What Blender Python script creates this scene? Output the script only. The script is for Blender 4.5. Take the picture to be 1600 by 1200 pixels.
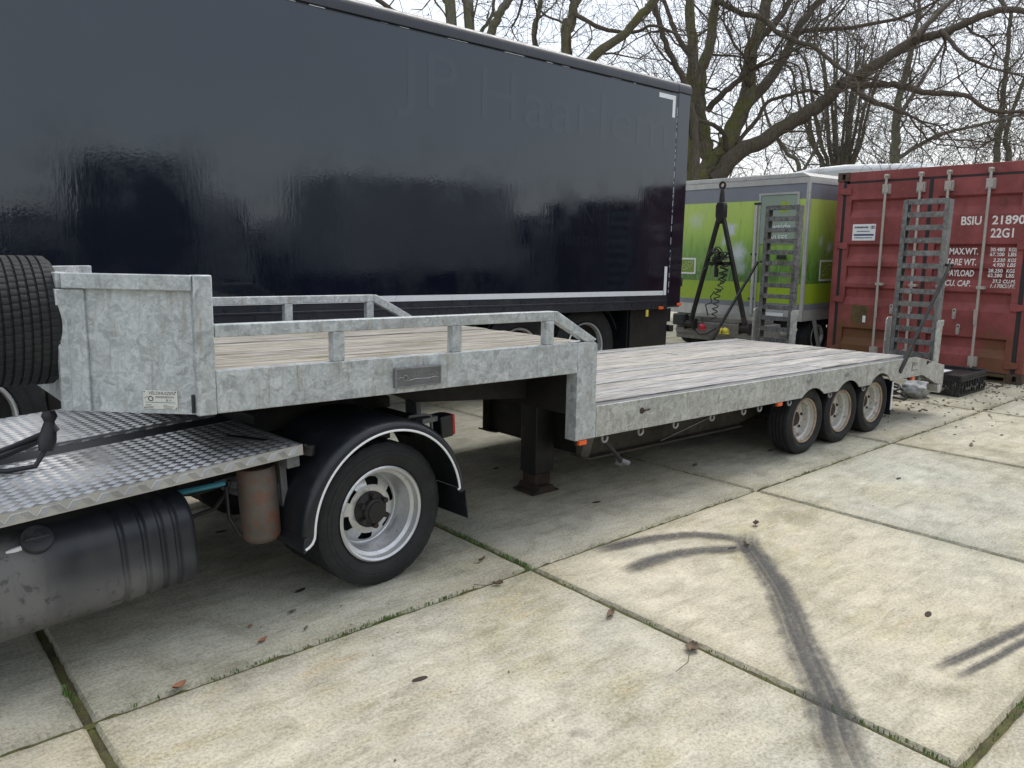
import bpy, bmesh, math, random
from mathutils import Vector, Matrix
PI = math.pi
R = math.radians
for o in list(bpy.data.objects):
    bpy.data.objects.remove(o, do_unlink=True)
scene = bpy.context.scene
COL = scene.collection

# ------------------------------------------------------------------ camera
cam_d = bpy.data.cameras.new('camera')
cam = bpy.data.objects.new('camera', cam_d)
COL.objects.link(cam)
scene.camera = cam
cam_d.sensor_width = 36.0
cam_d.lens = 36.0 * 1219.1 / 1600.0
cam_d.clip_start = 0.05
cam_d.clip_end = 2000
_yaw, _pit, _rol = 0.864544, 0.173131, 0.003270
_F = Vector((math.cos(_yaw) * math.cos(_pit), math.sin(_yaw) * math.cos(_pit), -math.sin(_pit)))
_Rt = Vector((math.sin(_yaw), -math.cos(_yaw), 0))
_U = _Rt.cross(_F)
_R2 = _Rt * math.cos(_rol) + _U * math.sin(_rol)
_U2 = _U * math.cos(_rol) - _Rt * math.sin(_rol)
_m = Matrix((_R2, _U2, -_F)).transposed().to_4x4()
_m.translation = Vector((-0.4721, -2.7469, 1.5818))
cam.matrix_world = _m

# ------------------------------------------------------------------ sky and light (overcast winter day)
SUN_EL, SUN_AZ = 56.0, 15.0      # direction the light comes from, azimuth measured from +X towards +Y
world = bpy.data.worlds.new('World')
scene.world = world
world.use_nodes = True
wt = world.node_tree
for n in list(wt.nodes):
    wt.nodes.remove(n)
w_out = wt.nodes.new('ShaderNodeOutputWorld')
w_sky = wt.nodes.new('ShaderNodeTexSky')
w_sky.sky_type = 'NISHITA'
w_sky.sun_disc = False
w_sky.sun_elevation = R(SUN_EL)
w_sky.sun_rotation = R(90.0 - SUN_AZ)
w_sky.air_density = 1.0
w_sky.dust_density = 3.0
w_b1 = wt.nodes.new('ShaderNodeBackground')
w_b1.inputs['Strength'].default_value = 0.05
wt.links.new(w_sky.outputs[0], w_b1.inputs['Color'])
# cloud cover: a nearly even pale sheet with faint soft mottling
w_tc = wt.nodes.new('ShaderNodeTexCoord')
w_mp = wt.nodes.new('ShaderNodeMapping')
w_mp.inputs['Scale'].default_value = (1.0, 1.0, 3.0)
wt.links.new(w_tc.outputs['Generated'], w_mp.inputs['Vector'])
w_nz = wt.nodes.new('ShaderNodeTexNoise')
w_nz.inputs['Scale'].default_value = 2.2
w_nz.inputs['Detail'].default_value = 5.0
wt.links.new(w_mp.outputs[0], w_nz.inputs['Vector'])
w_cr = wt.nodes.new('ShaderNodeValToRGB')
w_cr.color_ramp.elements[0].position = 0.3
w_cr.color_ramp.elements[0].color = (0.80, 0.84, 0.89, 1)
w_cr.color_ramp.elements[1].position = 0.7
w_cr.color_ramp.elements[1].color = (0.92, 0.935, 0.95, 1)
wt.links.new(w_nz.outputs['Fac'], w_cr.inputs['Fac'])
w_b2 = wt.nodes.new('ShaderNodeBackground')
w_b2.inputs['Strength'].default_value = 0.84
wt.links.new(w_cr.outputs[0], w_b2.inputs['Color'])
w_add = wt.nodes.new('ShaderNodeAddShader')
wt.links.new(w_b1.outputs[0], w_add.inputs[0])
wt.links.new(w_b2.outputs[0], w_add.inputs[1])
wt.links.new(w_add.outputs[0], w_out.inputs['Surface'])

sun_d = bpy.data.lights.new('sun', 'SUN')
sun_d.energy = 1.5
sun_d.angle = R(35)
sun_d.color = (1.0, 0.965, 0.91)
sun = bpy.data.objects.new('sun', sun_d)
COL.objects.link(sun)
_sd = Vector((math.cos(R(SUN_EL)) * math.cos(R(SUN_AZ)), math.cos(R(SUN_EL)) * math.sin(R(SUN_AZ)), math.sin(R(SUN_EL))))
sun.rotation_euler = _sd.to_track_quat('Z', 'Y').to_euler()
sun.location = _sd * 40

scene.view_settings.view_transform = 'Standard'
scene.view_settings.look = 'None'
scene.view_settings.gamma = 1.0
scene.view_settings.use_curve_mapping = False
scene.view_settings.exposure = 0.28
scene.render.engine = 'CYCLES'
scene.render.resolution_x = 1024
scene.render.resolution_y = 768

# ------------------------------------------------------------------ helpers: mesh building
ABS = {}

class MB:
    """collects geometry in absolute coordinates; build() links it as one mesh object"""
    def __init__(s):
        s.v = []
        s.f = []
    def _add(s, vs, fs):
        b = len(s.v)
        s.v += [tuple(q) for q in vs]
        s.f += [tuple(i + b for i in f) for f in fs]
        return s
    def box(s, x0, x1, y0, y1, z0, z1):
        vs = [(x, y, z) for x in (x0, x1) for y in (y0, y1) for z in (z0, z1)]
        return s._add(vs, [(0, 1, 3, 2), (4, 6, 7, 5), (0, 4, 5, 1), (2, 3, 7, 6), (0, 2, 6, 4), (1, 5, 7, 3)])
    def obox(s, c, a, b, d):
        c, a, b, d = Vector(c), Vector(a), Vector(b), Vector(d)
        vs = [c + a * i + b * j + d * k for i in (-1, 1) for j in (-1, 1) for k in (-1, 1)]
        return s._add(vs, [(0, 1, 3, 2), (4, 6, 7, 5), (0, 4, 5, 1), (2, 3, 7, 6), (0, 2, 6, 4), (1, 5, 7, 3)])
    def bar(s, p0, p1, w, h, up=(0, 0, 1)):
        p0, p1 = Vector(p0), Vector(p1)
        d = (p1 - p0)
        L = d.length
        d.normalize()
        side = d.cross(Vector(up))
        if side.length < 1e-4:
            side = d.cross(Vector((1, 0, 0)))
        side.normalize()
        u = side.cross(d)
        return s.obox((p0 + p1) / 2, d * L / 2, side * w / 2, u * h / 2)
    def prism(s, poly, vec):
        n = len(poly)
        vec = Vector(vec)
        vs = [Vector(q) for q in poly] + [Vector(q) + vec for q in poly]
        fs = [tuple(range(n)), tuple(range(2 * n - 1, n - 1, -1))]
        fs += [(i, i + n, (i + 1) % n + n, (i + 1) % n) for i in range(n)]
        return s._add(vs, fs)
    def xz(s, poly, y0, y1):
        return s.prism([(x, y0, z) for x, z in poly], (0, y1 - y0, 0))
    def yz(s, poly, x0, x1):
        return s.prism([(x0, y, z) for y, z in poly], (x1 - x0, 0, 0))
    def tube(s, pts, r, n=8, cap=True):
        pts = [Vector(q) for q in pts]
        m = len(pts)
        rs = r if isinstance(r, (list, tuple)) else [r] * m
        prev = None
        vs, fs = [], []
        for i, q in enumerate(pts):
            d = (pts[min(i + 1, m - 1)] - pts[max(i - 1, 0)])
            if d.length < 1e-7:
                d = Vector((0, 0, 1))
            d.normalize()
            if prev is None:
                a = d.cross(Vector((0.31, 0.17, 0.93)))
                if a.length < 1e-3:
                    a = d.cross(Vector((1, 0, 0)))
            else:
                a = prev - d * prev.dot(d)
            a.normalize()
            prev = a
            b = d.cross(a)
            for k in range(n):
                t = 2 * PI * k / n
                vs.append(q + (a * math.cos(t) + b * math.sin(t)) * rs[i])
        for i in range(m - 1):
            for k in range(n):
                k2 = (k + 1) % n
                fs.append((i * n + k, i * n + k2, (i + 1) * n + k2, (i + 1) * n + k))
        if cap:
            fs.append(tuple(range(n - 1, -1, -1)))
            fs.append(tuple((m - 1) * n + k for k in range(n)))
        return s._add(vs, fs)
    def cyl(s, p0, p1, r, n=16):
        return s.tube([p0, p1], r, n)
    def lathe(s, prof, c, axis='Y', n=48, a0=0.0, a1=None, closed=False, mod=None):
        """prof: list of (radius, offset along axis)"""
        c = Vector(c)
        full = a1 is None
        A1 = 2 * PI if full else a1
        m = len(prof)
        steps = n if full else n + 1
        vs, fs = [], []
        for i in range(steps):
            t = a0 + (A1 - a0) * i / n
            ct, st = math.cos(t), math.sin(t)
            for j, (r, y) in enumerate(prof):
                if mod:
                    r = r + mod(i, j)
                if axis == 'Y':
                    vs.append(c + Vector((r * ct, y, r * st)))
                elif axis == 'X':
                    vs.append(c + Vector((y, r * ct, r * st)))
                else:
                    vs.append(c + Vector((r * ct, r * st, y)))
        mm = m if closed else m - 1
        for i in range(n):
            i2 = (i + 1) % steps
            for j in range(mm):
                j2 = (j + 1) % m
                fs.append((i * m + j, i2 * m + j, i2 * m + j2, i * m + j2))
        return s._add(vs, fs)
    def mesh(s, name, origin=(0, 0, 0), smooth=35, fix=True):
        me = bpy.data.meshes.new(name)
        ox, oy, oz = origin
        me.from_pydata([(x - ox, y - oy, z - oz) for x, y, z in s.v], [], s.f)
        me.update()
        if fix:
            bm = bmesh.new()
            bm.from_mesh(me)
            bmesh.ops.recalc_face_normals(bm, faces=bm.faces)
            bm.to_mesh(me)
            bm.free()
        if smooth:
            me.polygons.foreach_set('use_smooth', [True] * len(me.polygons))
            me.set_sharp_from_angle(angle=R(smooth))
        return me
    def build(s, name, mat, parent=None, origin=None, bevel=0.0, smooth=35, fix=True):
        if origin is None:
            origin = ABS.get(parent.name, (0, 0, 0)) if parent else (0, 0, 0)
        me = s.mesh(name, origin, smooth, fix)
        return link(name, me, mat, parent, origin, bevel)

def link(name, me, mat, parent=None, origin=(0, 0, 0), bevel=0.0):
    o = bpy.data.objects.new(name, me)
    COL.objects.link(o)
    if mat is not None and not me.materials:
        me.materials.append(mat)
    po = ABS.get(parent.name, (0, 0, 0)) if parent else (0, 0, 0)
    o.parent = parent
    o.location = Vector(origin) - Vector(po)
    ABS[o.name] = tuple(origin)
    if bevel:
        bv = o.modifiers.new('bevel', 'BEVEL')
        bv.width = bevel
        bv.segments = 2
        bv.limit_method = 'ANGLE'
        bv.angle_limit = R(40)
    return o

def thing(name, loc, label, cat, group=None, rot=(0, 0, 0)):
    o = bpy.data.objects.new(name, None)
    COL.objects.link(o)
    o.empty_display_size = 0.2
    o.location = loc
    o.rotation_euler = rot
    ABS[o.name] = tuple(loc)
    return tag(o, label, cat, group)

def tag(o, label=None, cat=None, group=None, kind=None):
    if label: o['label'] = label
    if cat: o['category'] = cat
    if group: o['group'] = group
    if kind: o['kind'] = kind
    return o

def copy_part(o, parent, delta=(0, 0, 0)):
    """copy a part and its sub-parts, shifted by delta in the parent's frame"""
    c = o.copy()
    COL.objects.link(c)
    c.parent = parent
    c.location = Vector(o.location) + Vector(delta)
    ABS[c.name] = tuple(Vector(ABS[o.name]) + Vector(delta))
    for ch in o.children:
        d = ch.copy()
        COL.objects.link(d)
        d.parent = c
    return c

def text_mb(body, origin, width, height, xd, up, depth=0.0, shear=0.0, bold=0.0):
    """flat lettering: lower-left corner at origin, stretched to width x height"""
    cu = bpy.data.curves.new('t', 'FONT')
    cu.body = body
    cu.resolution_u = 3
    cu.offset = bold
    ob = bpy.data.objects.new('t', cu)
    COL.objects.link(ob)
    dg = bpy.context.evaluated_depsgraph_get()
    me = bpy.data.meshes.new_from_object(ob.evaluated_get(dg))
    vs = [v.co.copy() for v in me.vertices]
    fs = [tuple(q.vertices) for q in me.polygons]
    bpy.data.objects.remove(ob, do_unlink=True)
    bpy.data.meshes.remove(me)
    bpy.data.curves.remove(cu)
    x0, x1 = min(v.x for v in vs), max(v.x for v in vs)
    y0, y1 = min(v.y for v in vs), max(v.y for v in vs)
    xd, up, o = Vector(xd), Vector(up), Vector(origin)
    m = MB()
    out = []
    for v in vs:
        a = (v.x - x0) / (x1 - x0) * width
        b = (v.y - y0) / (y1 - y0) * height
        out.append(o + xd * (a + shear * b) + up * b)
    m._add(out, fs)
    return m

# ------------------------------------------------------------------ helpers: materials
class NT:
    def __init__(s, name):
        s.m = bpy.data.materials.new(name)
        s.m.use_nodes = True
        s.t = s.m.node_tree
        s.b = s.t.nodes['Principled BSDF']
        s.tc = None
    def new(s, kind, **props):
        n = s.t.nodes.new(kind)
        for k, v in props.items():
            setattr(n, k, v)
        return n
    def put(s, sock, val):
        if hasattr(val, 'is_linked') or hasattr(val, 'links'):
            s.t.links.new(val, sock)
        else:
            if isinstance(val, (tuple, list)) and len(val) == 3 and sock.type == 'RGBA':
                val = (*val, 1)
            sock.default_value = val
    def coord(s, space='Object', scale=(1, 1, 1), rnd=0.0, rot=(0, 0, 0), loc=(0, 0, 0)):
        if space == 'World':
            v = s.new('ShaderNodeNewGeometry').outputs['Position']
        else:
            v = s.new('ShaderNodeTexCoord').outputs[space]
        if rnd:
            oi = s.new('ShaderNodeObjectInfo')
            ml = s.math('MULTIPLY', oi.outputs['Random'], rnd)
            cb = s.new('ShaderNodeCombineXYZ')
            for i in range(3):
                s.t.links.new(ml, cb.inputs[i])
            ad = s.new('ShaderNodeVectorMath', operation='ADD')
            s.t.links.new(v, ad.inputs[0])
            s.t.links.new(cb.outputs[0], ad.inputs[1])
            v = ad.outputs[0]
        mp = s.new('ShaderNodeMapping')
        mp.inputs['Scale'].default_value = scale
        mp.inputs['Rotation'].default_value = rot
        mp.inputs['Location'].default_value = loc
        s.t.links.new(v, mp.inputs['Vector'])
        return mp.outputs[0]
    def noise(s, vec, scale=5, detail=4, rough=0.55, dist=0.0):
        n = s.new('ShaderNodeTexNoise')
        s.t.links.new(vec, n.inputs['Vector'])
        n.inputs['Scale'].default_value = scale
        n.inputs['Detail'].default_value = detail
        n.inputs['Roughness'].default_value = rough
        n.inputs['Distortion'].default_value = dist
        return n.outputs['Fac']
    def voro(s, vec, scale=5, out='Distance', feature='F1', rnd=1.0):
        n = s.new('ShaderNodeTexVoronoi', feature=feature)
        s.t.links.new(vec, n.inputs['Vector'])
        n.inputs['Scale'].default_value = scale
        n.inputs['Randomness'].default_value = rnd
        return n.outputs[out]
    def math(s, op, a, b=0.0, clamp=False):
        n = s.new('ShaderNodeMath', operation=op)
        n.use_clamp = clamp
        s.put(n.inputs[0], a)
        s.put(n.inputs[1], b)
        return n.outputs[0]
    def ramp(s, fac, stops):
        n = s.new('ShaderNodeValToRGB')
        cr = n.color_ramp
        while len(cr.elements) < len(stops):
            cr.elements.new(0.5)
        for e, (p, c) in zip(cr.elements, stops):
            e.position = p
            if not isinstance(c, (tuple, list)):
                c = (c, c, c)
            e.color = (*c, 1)
        s.t.links.new(fac, n.inputs['Fac'])
        return n.outputs[0]
    def rng(s, v, a, b, c=0.0, d=1.0):
        n = s.new('ShaderNodeMapRange')
        n.interpolation_type = 'SMOOTHSTEP'
        s.put(n.inputs[0], v)
        for i, q in enumerate((a, b, c, d)):
            n.inputs[i + 1].default_value = q
        return n.outputs[0]
    def mix(s, f, a, b, mode='MIX'):
        n = s.new('ShaderNodeMix', data_type='RGBA', blend_type=mode)
        s.put(n.inputs[0], f)
        s.put(n.inputs[6], a)
        s.put(n.inputs[7], b)
        return n.outputs[2]
    def sep(s, vec):
        n = s.new('ShaderNodeSeparateXYZ')
        s.t.links.new(vec, n.inputs[0])
        return n.outputs
    def bump(s, h, strength=0.3, dist=0.01):
        n = s.new('ShaderNodeBump')
        n.inputs['Strength'].default_value = strength
        n.inputs['Distance'].default_value = dist
        s.t.links.new(h, n.inputs['Height'])
        s.t.links.new(n.outputs[0], s.b.inputs['Normal'])
    def out(s, col=None, rough=None, metal=None, spec=None, coat=None):
        if col is not None: s.put(s.b.inputs['Base Color'], col)
        if rough is not None: s.put(s.b.inputs['Roughness'], rough)
        if metal is not None: s.put(s.b.inputs['Metallic'], metal)
        if spec is not None: s.put(s.b.inputs['Specular IOR Level'], spec)
        if coat is not None: s.put(s.b.inputs['Coat Weight'], coat)
        return s.m

def worn(name, c, rough=0.5, metal=0.0, var=0.25, dirt=(0.12, 0.09, 0.06), dirt_amt=0.25, scale=6, bump=0.05, spec=None, rnd=9.0):
    """paint, plastic or steel with mottling and grime"""
    t = NT(name)
    v = t.coord('Object', rnd=rnd)
    n1 = t.noise(v, scale, 6, 0.6)
    n2 = t.noise(v, scale * 5, 5, 0.65)
    dk = tuple(q * (1 - var) for q in c)
    lt = tuple(min(1, q * (1 + var)) for q in c)
    col = t.mix(t.rng(n1, 0.3, 0.7), dk, lt)
    f = t.math('MULTIPLY', t.rng(t.math('ADD', t.math('MULTIPLY', n1, 0.5), t.math('MULTIPLY', n2, 0.5)), 0.52, 0.66), dirt_amt)
    col = t.mix(f, col, dirt)
    t.bump(n2, bump, 0.004)
    return t.out(col, t.rng(n2, 0.2, 0.8, max(0.02, rough - 0.1), min(1, rough + 0.12)), metal, spec)

def plain(name, c, rough=0.5, metal=0.0):
    t = NT(name)
    return t.out(c, rough, metal)

MAT = {}

def make_materials():
    # ---- concrete slabs
    t = NT('concrete')
    v = t.coord('World')
    oi = t.new('ShaderNodeObjectInfo').outputs['Random']
    big = t.noise(v, 0.9, 5, 0.6)
    mid = t.noise(v, 4.5, 8, 0.72)
    vs = t.coord('World', scale=(1.0, 3.2, 1.0), rot=(0, 0, 0.5))
    sweep = t.noise(vs, 3.0, 8, 0.7)
    fine = t.noise(v, 78, 5, 0.8)
    vfine = t.noise(v, 260, 3, 0.8)
    col = t.ramp(mid, [(0.27, (0.250, 0.238, 0.198)), (0.5, (0.415, 0.399, 0.338)), (0.73, (0.580, 0.563, 0.495))])
    tint = t.ramp(oi, [(0.0, (0.84, 0.87, 0.89)), (0.35, (0.98, 0.98, 0.98)), (0.65, (0.90, 0.92, 0.91)), (1.0, (1.10, 1.06, 0.99))])
    col = t.mix(1.0, col, tint, 'MULTIPLY')
    # algae, yellow green
    alg = t.math('MULTIPLY', t.rng(big, 0.47, 0.66), t.rng(sweep, 0.35, 0.62))
    col = t.mix(t.math('MULTIPLY', alg, 0.60), col, (0.290, 0.275, 0.140))
    # faint drawn-out brush and wear streaks
    v8 = t.coord('World', scale=(4.0, 26.0, 1.0), rot=(0, 0, 0.62))
    st = t.noise(v8, 2.0, 6, 0.75, 0.3)
    col = t.mix(t.rng(st, 0.52, 0.70, 0.0, 0.42), col, (0.70, 0.68, 0.60))
    col = t.mix(t.rng(st, 0.46, 0.28, 0.0, 0.50), col, (0.27, 0.25, 0.19))
    # orange-brown weathering
    br = t.math('MULTIPLY', t.rng(t.noise(v, 1.7, 6, 0.65), 0.50, 0.68), t.rng(sweep, 0.5, 0.7))
    col = t.mix(t.math('MULTIPLY', br, 0.75), col, (0.40, 0.29, 0.17))
    # grey grime
    gr = t.rng(t.noise(v, 2.3, 7, 0.7, 0.4), 0.53, 0.74)
    col = t.mix(t.math('MULTIPLY', gr, 0.62), col, (0.235, 0.23, 0.19))
    # dirt and moss creeping in from each slab's edges
    ob = t.sep(t.new('ShaderNodeTexCoord').outputs['Object'])
    ed = t.math('MAXIMUM', t.math('ABSOLUTE', ob[0]), t.math('ABSOLUTE', ob[1]))
    ed = t.math('ADD', ed, t.math('MULTIPLY', t.math('SUBTRACT', mid, 0.5), 0.30))
    col = t.mix(t.rng(ed, 0.86, 1.04, 0.0, 0.62), col, (0.205, 0.195, 0.125))
    # scattered small dark blots
    bl = t.math('MULTIPLY', t.rng(t.noise(v, 7.5, 5, 0.75), 0.60, 0.70), t.rng(big, 0.35, 0.6))
    col = t.mix(t.math('MULTIPLY', bl, 0.55), col, (0.17, 0.155, 0.11))
    # aggregate speckle
    col = t.mix(t.rng(fine, 0.36, 0.70, 0.0, 0.45), col, (0.72, 0.695, 0.61))
    col = t.mix(t.rng(fine, 0.5, 0.30, 0.0, 0.48), col, (0.13, 0.12, 0.095))
    col = t.mix(t.rng(t.voro(v, 38), 0.10, 0.05, 0.0, 0.45), col, (0.10, 0.09, 0.07))
    # broad uneven weathering, water marks and grease on top of the grain
    w1 = t.noise(v, 1.25, 9, 0.68, 0.3)
    w2 = t.noise(t.coord('World', scale=(2.2, 7.0, 1), rot=(0, 0, 0.72)), 1.6, 8, 0.74, 0.4)
    w3 = t.noise(v, 0.45, 5, 0.6)
    col = t.mix(1.0, col, t.ramp(w1, [(0.30, (0.62, 0.62, 0.58)), (0.47, (0.95, 0.95, 0.93)), (0.70, (1.14, 1.13, 1.12))]), 'MULTIPLY')
    col = t.mix(1.0, col, t.ramp(w2, [(0.30, (0.70, 0.69, 0.64)), (0.50, (1.0, 1.0, 1.0)), (0.72, (1.12, 1.10, 1.05))]), 'MULTIPLY')
    col = t.mix(1.0, col, t.ramp(w3, [(0.38, (0.90, 0.92, 0.92)), (0.55, (1.03, 1.0, 0.96))]), 'MULTIPLY')
    gs = t.math('MULTIPLY', t.rng(t.noise(v, 3.1, 4, 0.55), 0.66, 0.74), t.rng(mid, 0.42, 0.6))
    col = t.mix(t.math('MULTIPLY', gs, 0.6), col, (0.105, 0.10, 0.085))
    h = t.math('ADD', t.math('MULTIPLY', fine, 0.6), t.math('MULTIPLY', vfine, 0.5))
    h = t.math('ADD', h, t.math('MULTIPLY', mid, 0.8))
    t.bump(h, 0.35, 0.006)
    MAT['concrete'] = t.out(col, t.rng(mid, 0.2, 0.8, 0.72, 0.92), 0.0, 0.3)

    # ---- soil and moss in the joints
    t = NT('joint_soil')
    v = t.coord('World')
    n = t.noise(v, 9, 6, 0.7)
    f = t.noise(v, 120, 3, 0.7)
    col = t.ramp(n, [(0.35, (0.045, 0.036, 0.022)), (0.52, (0.085, 0.085, 0.025)), (0.7, (0.12, 0.15, 0.03))])
    col = t.mix(t.rng(f, 0.45, 0.7, 0, 0.5), col, (0.17, 0.14, 0.08))
    t.bump(f, 0.8, 0.01)
    MAT['joint'] = t.out(col, 0.95)
    t = NT('yard_ground')
    v = t.coord('World')
    n = t.noise(v, 0.7, 6, 0.7)
    col = t.ramp(n, [(0.35, (0.06, 0.07, 0.025)), (0.6, (0.11, 0.10, 0.06)), (0.75, (0.16, 0.14, 0.10))])
    MAT['yard'] = t.out(col, 0.95)

    # ---- tyre marks on the slabs (thin rubber film, patchy)
    t = NT('rubber_film')
    v = t.coord('World', scale=(1, 1, 1))
    uv = t.new('ShaderNodeTexCoord').outputs['UV']
    sx = t.sep(uv)
    across = t.math('ABSOLUTE', t.math('SUBTRACT', sx[0], 0.5))
    edge = t.rng(t.math('ADD', across, t.math('MULTIPLY', t.math('SUBTRACT', t.noise(v, 16, 4, 0.6), 0.5), 0.35)), 0.48, 0.12)
    mpu = t.new('ShaderNodeMapping')
    mpu.inputs['Scale'].default_value = (7.0, 0.6, 1.0)
    t.t.links.new(uv, mpu.inputs['Vector'])
    ribs = t.noise(mpu.outputs[0], 2.0, 3, 0.6)
    lines = t.math('ABSOLUTE', t.math('SUBTRACT', t.math('FRACT', t.math('MULTIPLY', sx[0], 5.0)), 0.5))
    ribs = t.math('ADD', t.math('MULTIPLY', ribs, 0.72), t.math('MULTIPLY', lines, 0.16))
    n = t.noise(v, 60, 5, 0.8)
    ends = t.math('MULTIPLY', t.rng(sx[1], 0.0, 0.2), t.rng(sx[1], 1.0, 0.8))
    a = t.math('MULTIPLY', t.math('MULTIPLY', edge, t.rng(ribs, 0.22, 0.46, 0.45, 1.0)), t.rng(n, 0.32, 0.56, 0.5, 0.95))
    a = t.math('MULTIPLY', a, t.math('MULTIPLY', ends, 0.84), True)
    t.put(t.b.inputs['Alpha'], a)
    MAT['film'] = t.out((0.055, 0.055, 0.058), 0.8)

    # ---- galvanised steel
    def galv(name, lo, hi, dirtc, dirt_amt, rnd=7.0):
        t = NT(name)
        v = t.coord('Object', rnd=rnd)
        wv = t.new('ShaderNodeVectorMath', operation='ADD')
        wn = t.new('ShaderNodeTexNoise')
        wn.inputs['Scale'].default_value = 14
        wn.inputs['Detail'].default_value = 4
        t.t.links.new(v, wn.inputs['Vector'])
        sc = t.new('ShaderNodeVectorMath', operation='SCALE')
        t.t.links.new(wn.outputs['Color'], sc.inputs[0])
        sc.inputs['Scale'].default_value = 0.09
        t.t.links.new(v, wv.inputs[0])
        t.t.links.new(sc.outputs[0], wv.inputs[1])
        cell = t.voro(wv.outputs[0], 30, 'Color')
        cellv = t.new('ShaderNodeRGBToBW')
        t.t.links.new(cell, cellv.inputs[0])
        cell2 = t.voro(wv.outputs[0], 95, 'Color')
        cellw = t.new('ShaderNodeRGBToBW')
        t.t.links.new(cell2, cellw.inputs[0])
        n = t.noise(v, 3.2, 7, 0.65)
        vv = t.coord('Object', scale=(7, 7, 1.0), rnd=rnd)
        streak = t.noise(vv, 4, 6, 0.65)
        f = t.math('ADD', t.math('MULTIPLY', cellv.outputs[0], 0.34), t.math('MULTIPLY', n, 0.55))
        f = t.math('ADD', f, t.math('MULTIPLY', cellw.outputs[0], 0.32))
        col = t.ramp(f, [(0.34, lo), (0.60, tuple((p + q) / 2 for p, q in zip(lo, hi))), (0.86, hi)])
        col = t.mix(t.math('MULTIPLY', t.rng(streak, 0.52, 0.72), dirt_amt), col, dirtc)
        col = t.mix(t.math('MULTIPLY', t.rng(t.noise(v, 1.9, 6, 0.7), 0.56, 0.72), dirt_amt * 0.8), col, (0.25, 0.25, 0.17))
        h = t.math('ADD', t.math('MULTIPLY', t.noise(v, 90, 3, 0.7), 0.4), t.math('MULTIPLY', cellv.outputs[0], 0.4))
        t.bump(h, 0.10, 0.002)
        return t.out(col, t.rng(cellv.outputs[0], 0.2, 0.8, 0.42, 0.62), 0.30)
    MAT['galv'] = galv('galvanised_steel', (0.300, 0.325, 0.335), (0.61, 0.645, 0.65), (0.25, 0.215, 0.155), 0.60)
    MAT['galv_rear'] = galv('galvanised_steel_dirty', (0.255, 0.262, 0.245), (0.60, 0.605, 0.57), (0.24, 0.215, 0.15), 0.55)
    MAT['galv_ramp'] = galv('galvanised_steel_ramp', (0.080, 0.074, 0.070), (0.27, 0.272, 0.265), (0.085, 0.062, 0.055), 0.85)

    # ---- deck planks
    def wood(name, a, b, c, green, groove):
        t = NT(name)
        v = t.coord('Object', scale=(0.9, 16, 16), rnd=23.0)
        v2 = t.coord('Object', scale=(1.6, 55, 55), rnd=31.0)
        v3 = t.coord('Object', rnd=17.0)
        g = t.noise(v, 3.0, 8, 0.65, 0.6)
        g2 = t.noise(v2, 2.0, 6, 0.7, 0.3)
        oi = t.new('ShaderNodeObjectInfo').outputs['Random']
        col = t.ramp(g, [(0.30, a), (0.52, b), (0.74, c)])
        col = t.mix(t.rng(g2, 0.52, 0.32, 0, 0.85), col, tuple(q * 0.34 for q in a))
        col = t.mix(1.0, col, t.ramp(oi, [(0, (0.86, 0.87, 0.9)), (1, (1.08, 1.05, 1.0))]), 'MULTIPLY')
        patch = t.noise(v3, 1.6, 6, 0.65)
        col = t.mix(t.rng(patch, 0.55, 0.72, 0, 0.45), col, (0.16, 0.135, 0.10))
        if green:
            col = t.mix(t.rng(t.noise(v3, 2.6, 6, 0.7), 0.56, 0.7, 0, green), col, (0.17, 0.175, 0.045))
        # worn anti-slip grooves along the boards
        yy = t.sep(t.new('ShaderNodeTexCoord').outputs['Object'])[1]
        wob = t.math('MULTIPLY', t.noise(t.coord('Object', scale=(1.2, 3, 3), rnd=11.0), 3, 3, 0.5), 0.008)
        gr = t.math('ABSOLUTE', t.math('SUBTRACT', t.math('FRACT', t.math('MULTIPLY', t.math('ADD', yy, wob), 38.0)), 0.5))
        gm = t.math('MULTIPLY', t.rng(gr, 0.16, 0.04), t.rng(g, 0.30, 0.60, 1.0, groove))
        col = t.mix(t.math('MULTIPLY', gm, 0.75), col, tuple(q * 0.42 for q in a))
        t.bump(t.math('SUBTRACT', t.math('ADD', g, g2), gm), 0.40, 0.004)
        return t.out(col, 0.85, 0.0, 0.25)
    MAT['wood_low'] = wood('weathered_grey_wood', (0.23, 0.22, 0.205), (0.475, 0.462, 0.440), (0.73, 0.715, 0.69), 0.15, 0.0)
    MAT['wood_up'] = wood('weathered_tan_wood', (0.17, 0.152, 0.125), (0.395, 0.372, 0.325), (0.66, 0.64, 0.59), 0.7, 0.45)

    # ---- rubber, plastics, steels
    MAT['tyre'] = worn('tyre_rubber', (0.012, 0.013, 0.015), 0.7, 0, 0.3, (0.055, 0.052, 0.045), 0.40, 8, 0.12)
    MAT['tyre_dusty'] = worn('tyre_rubber_dusty', (0.015, 0.015, 0.016), 0.78, 0, 0.3, (0.07, 0.064, 0.054), 0.4, 8, 0.12)
    MAT['plastic'] = worn('black_plastic', (0.010, 0.012, 0.016), 0.36, 0, 0.2, (0.09, 0.09, 0.085), 0.16, 5, 0.03)
    MAT['black_steel'] = worn('black_painted_steel', (0.012, 0.012, 0.013), 0.5, 0, 0.3, (0.09, 0.06, 0.045), 0.4, 9, 0.08)
    MAT['dark_steel'] = worn('dark_chassis_steel', (0.012, 0.011, 0.0105), 0.65, 0, 0.3, (0.05, 0.036, 0.025), 0.45, 5, 0.1)
    MAT['beam'] = worn('brown_grimy_beam', (0.055, 0.047, 0.036), 0.75, 0, 0.45, (0.022, 0.019, 0.016), 0.7, 4, 0.1)
    MAT['grey_steel'] = worn('grey_bracket_steel', (0.16, 0.165, 0.17), 0.5, 0.3, 0.2, (0.09, 0.06, 0.045), 0.4, 8, 0.06)
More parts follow.
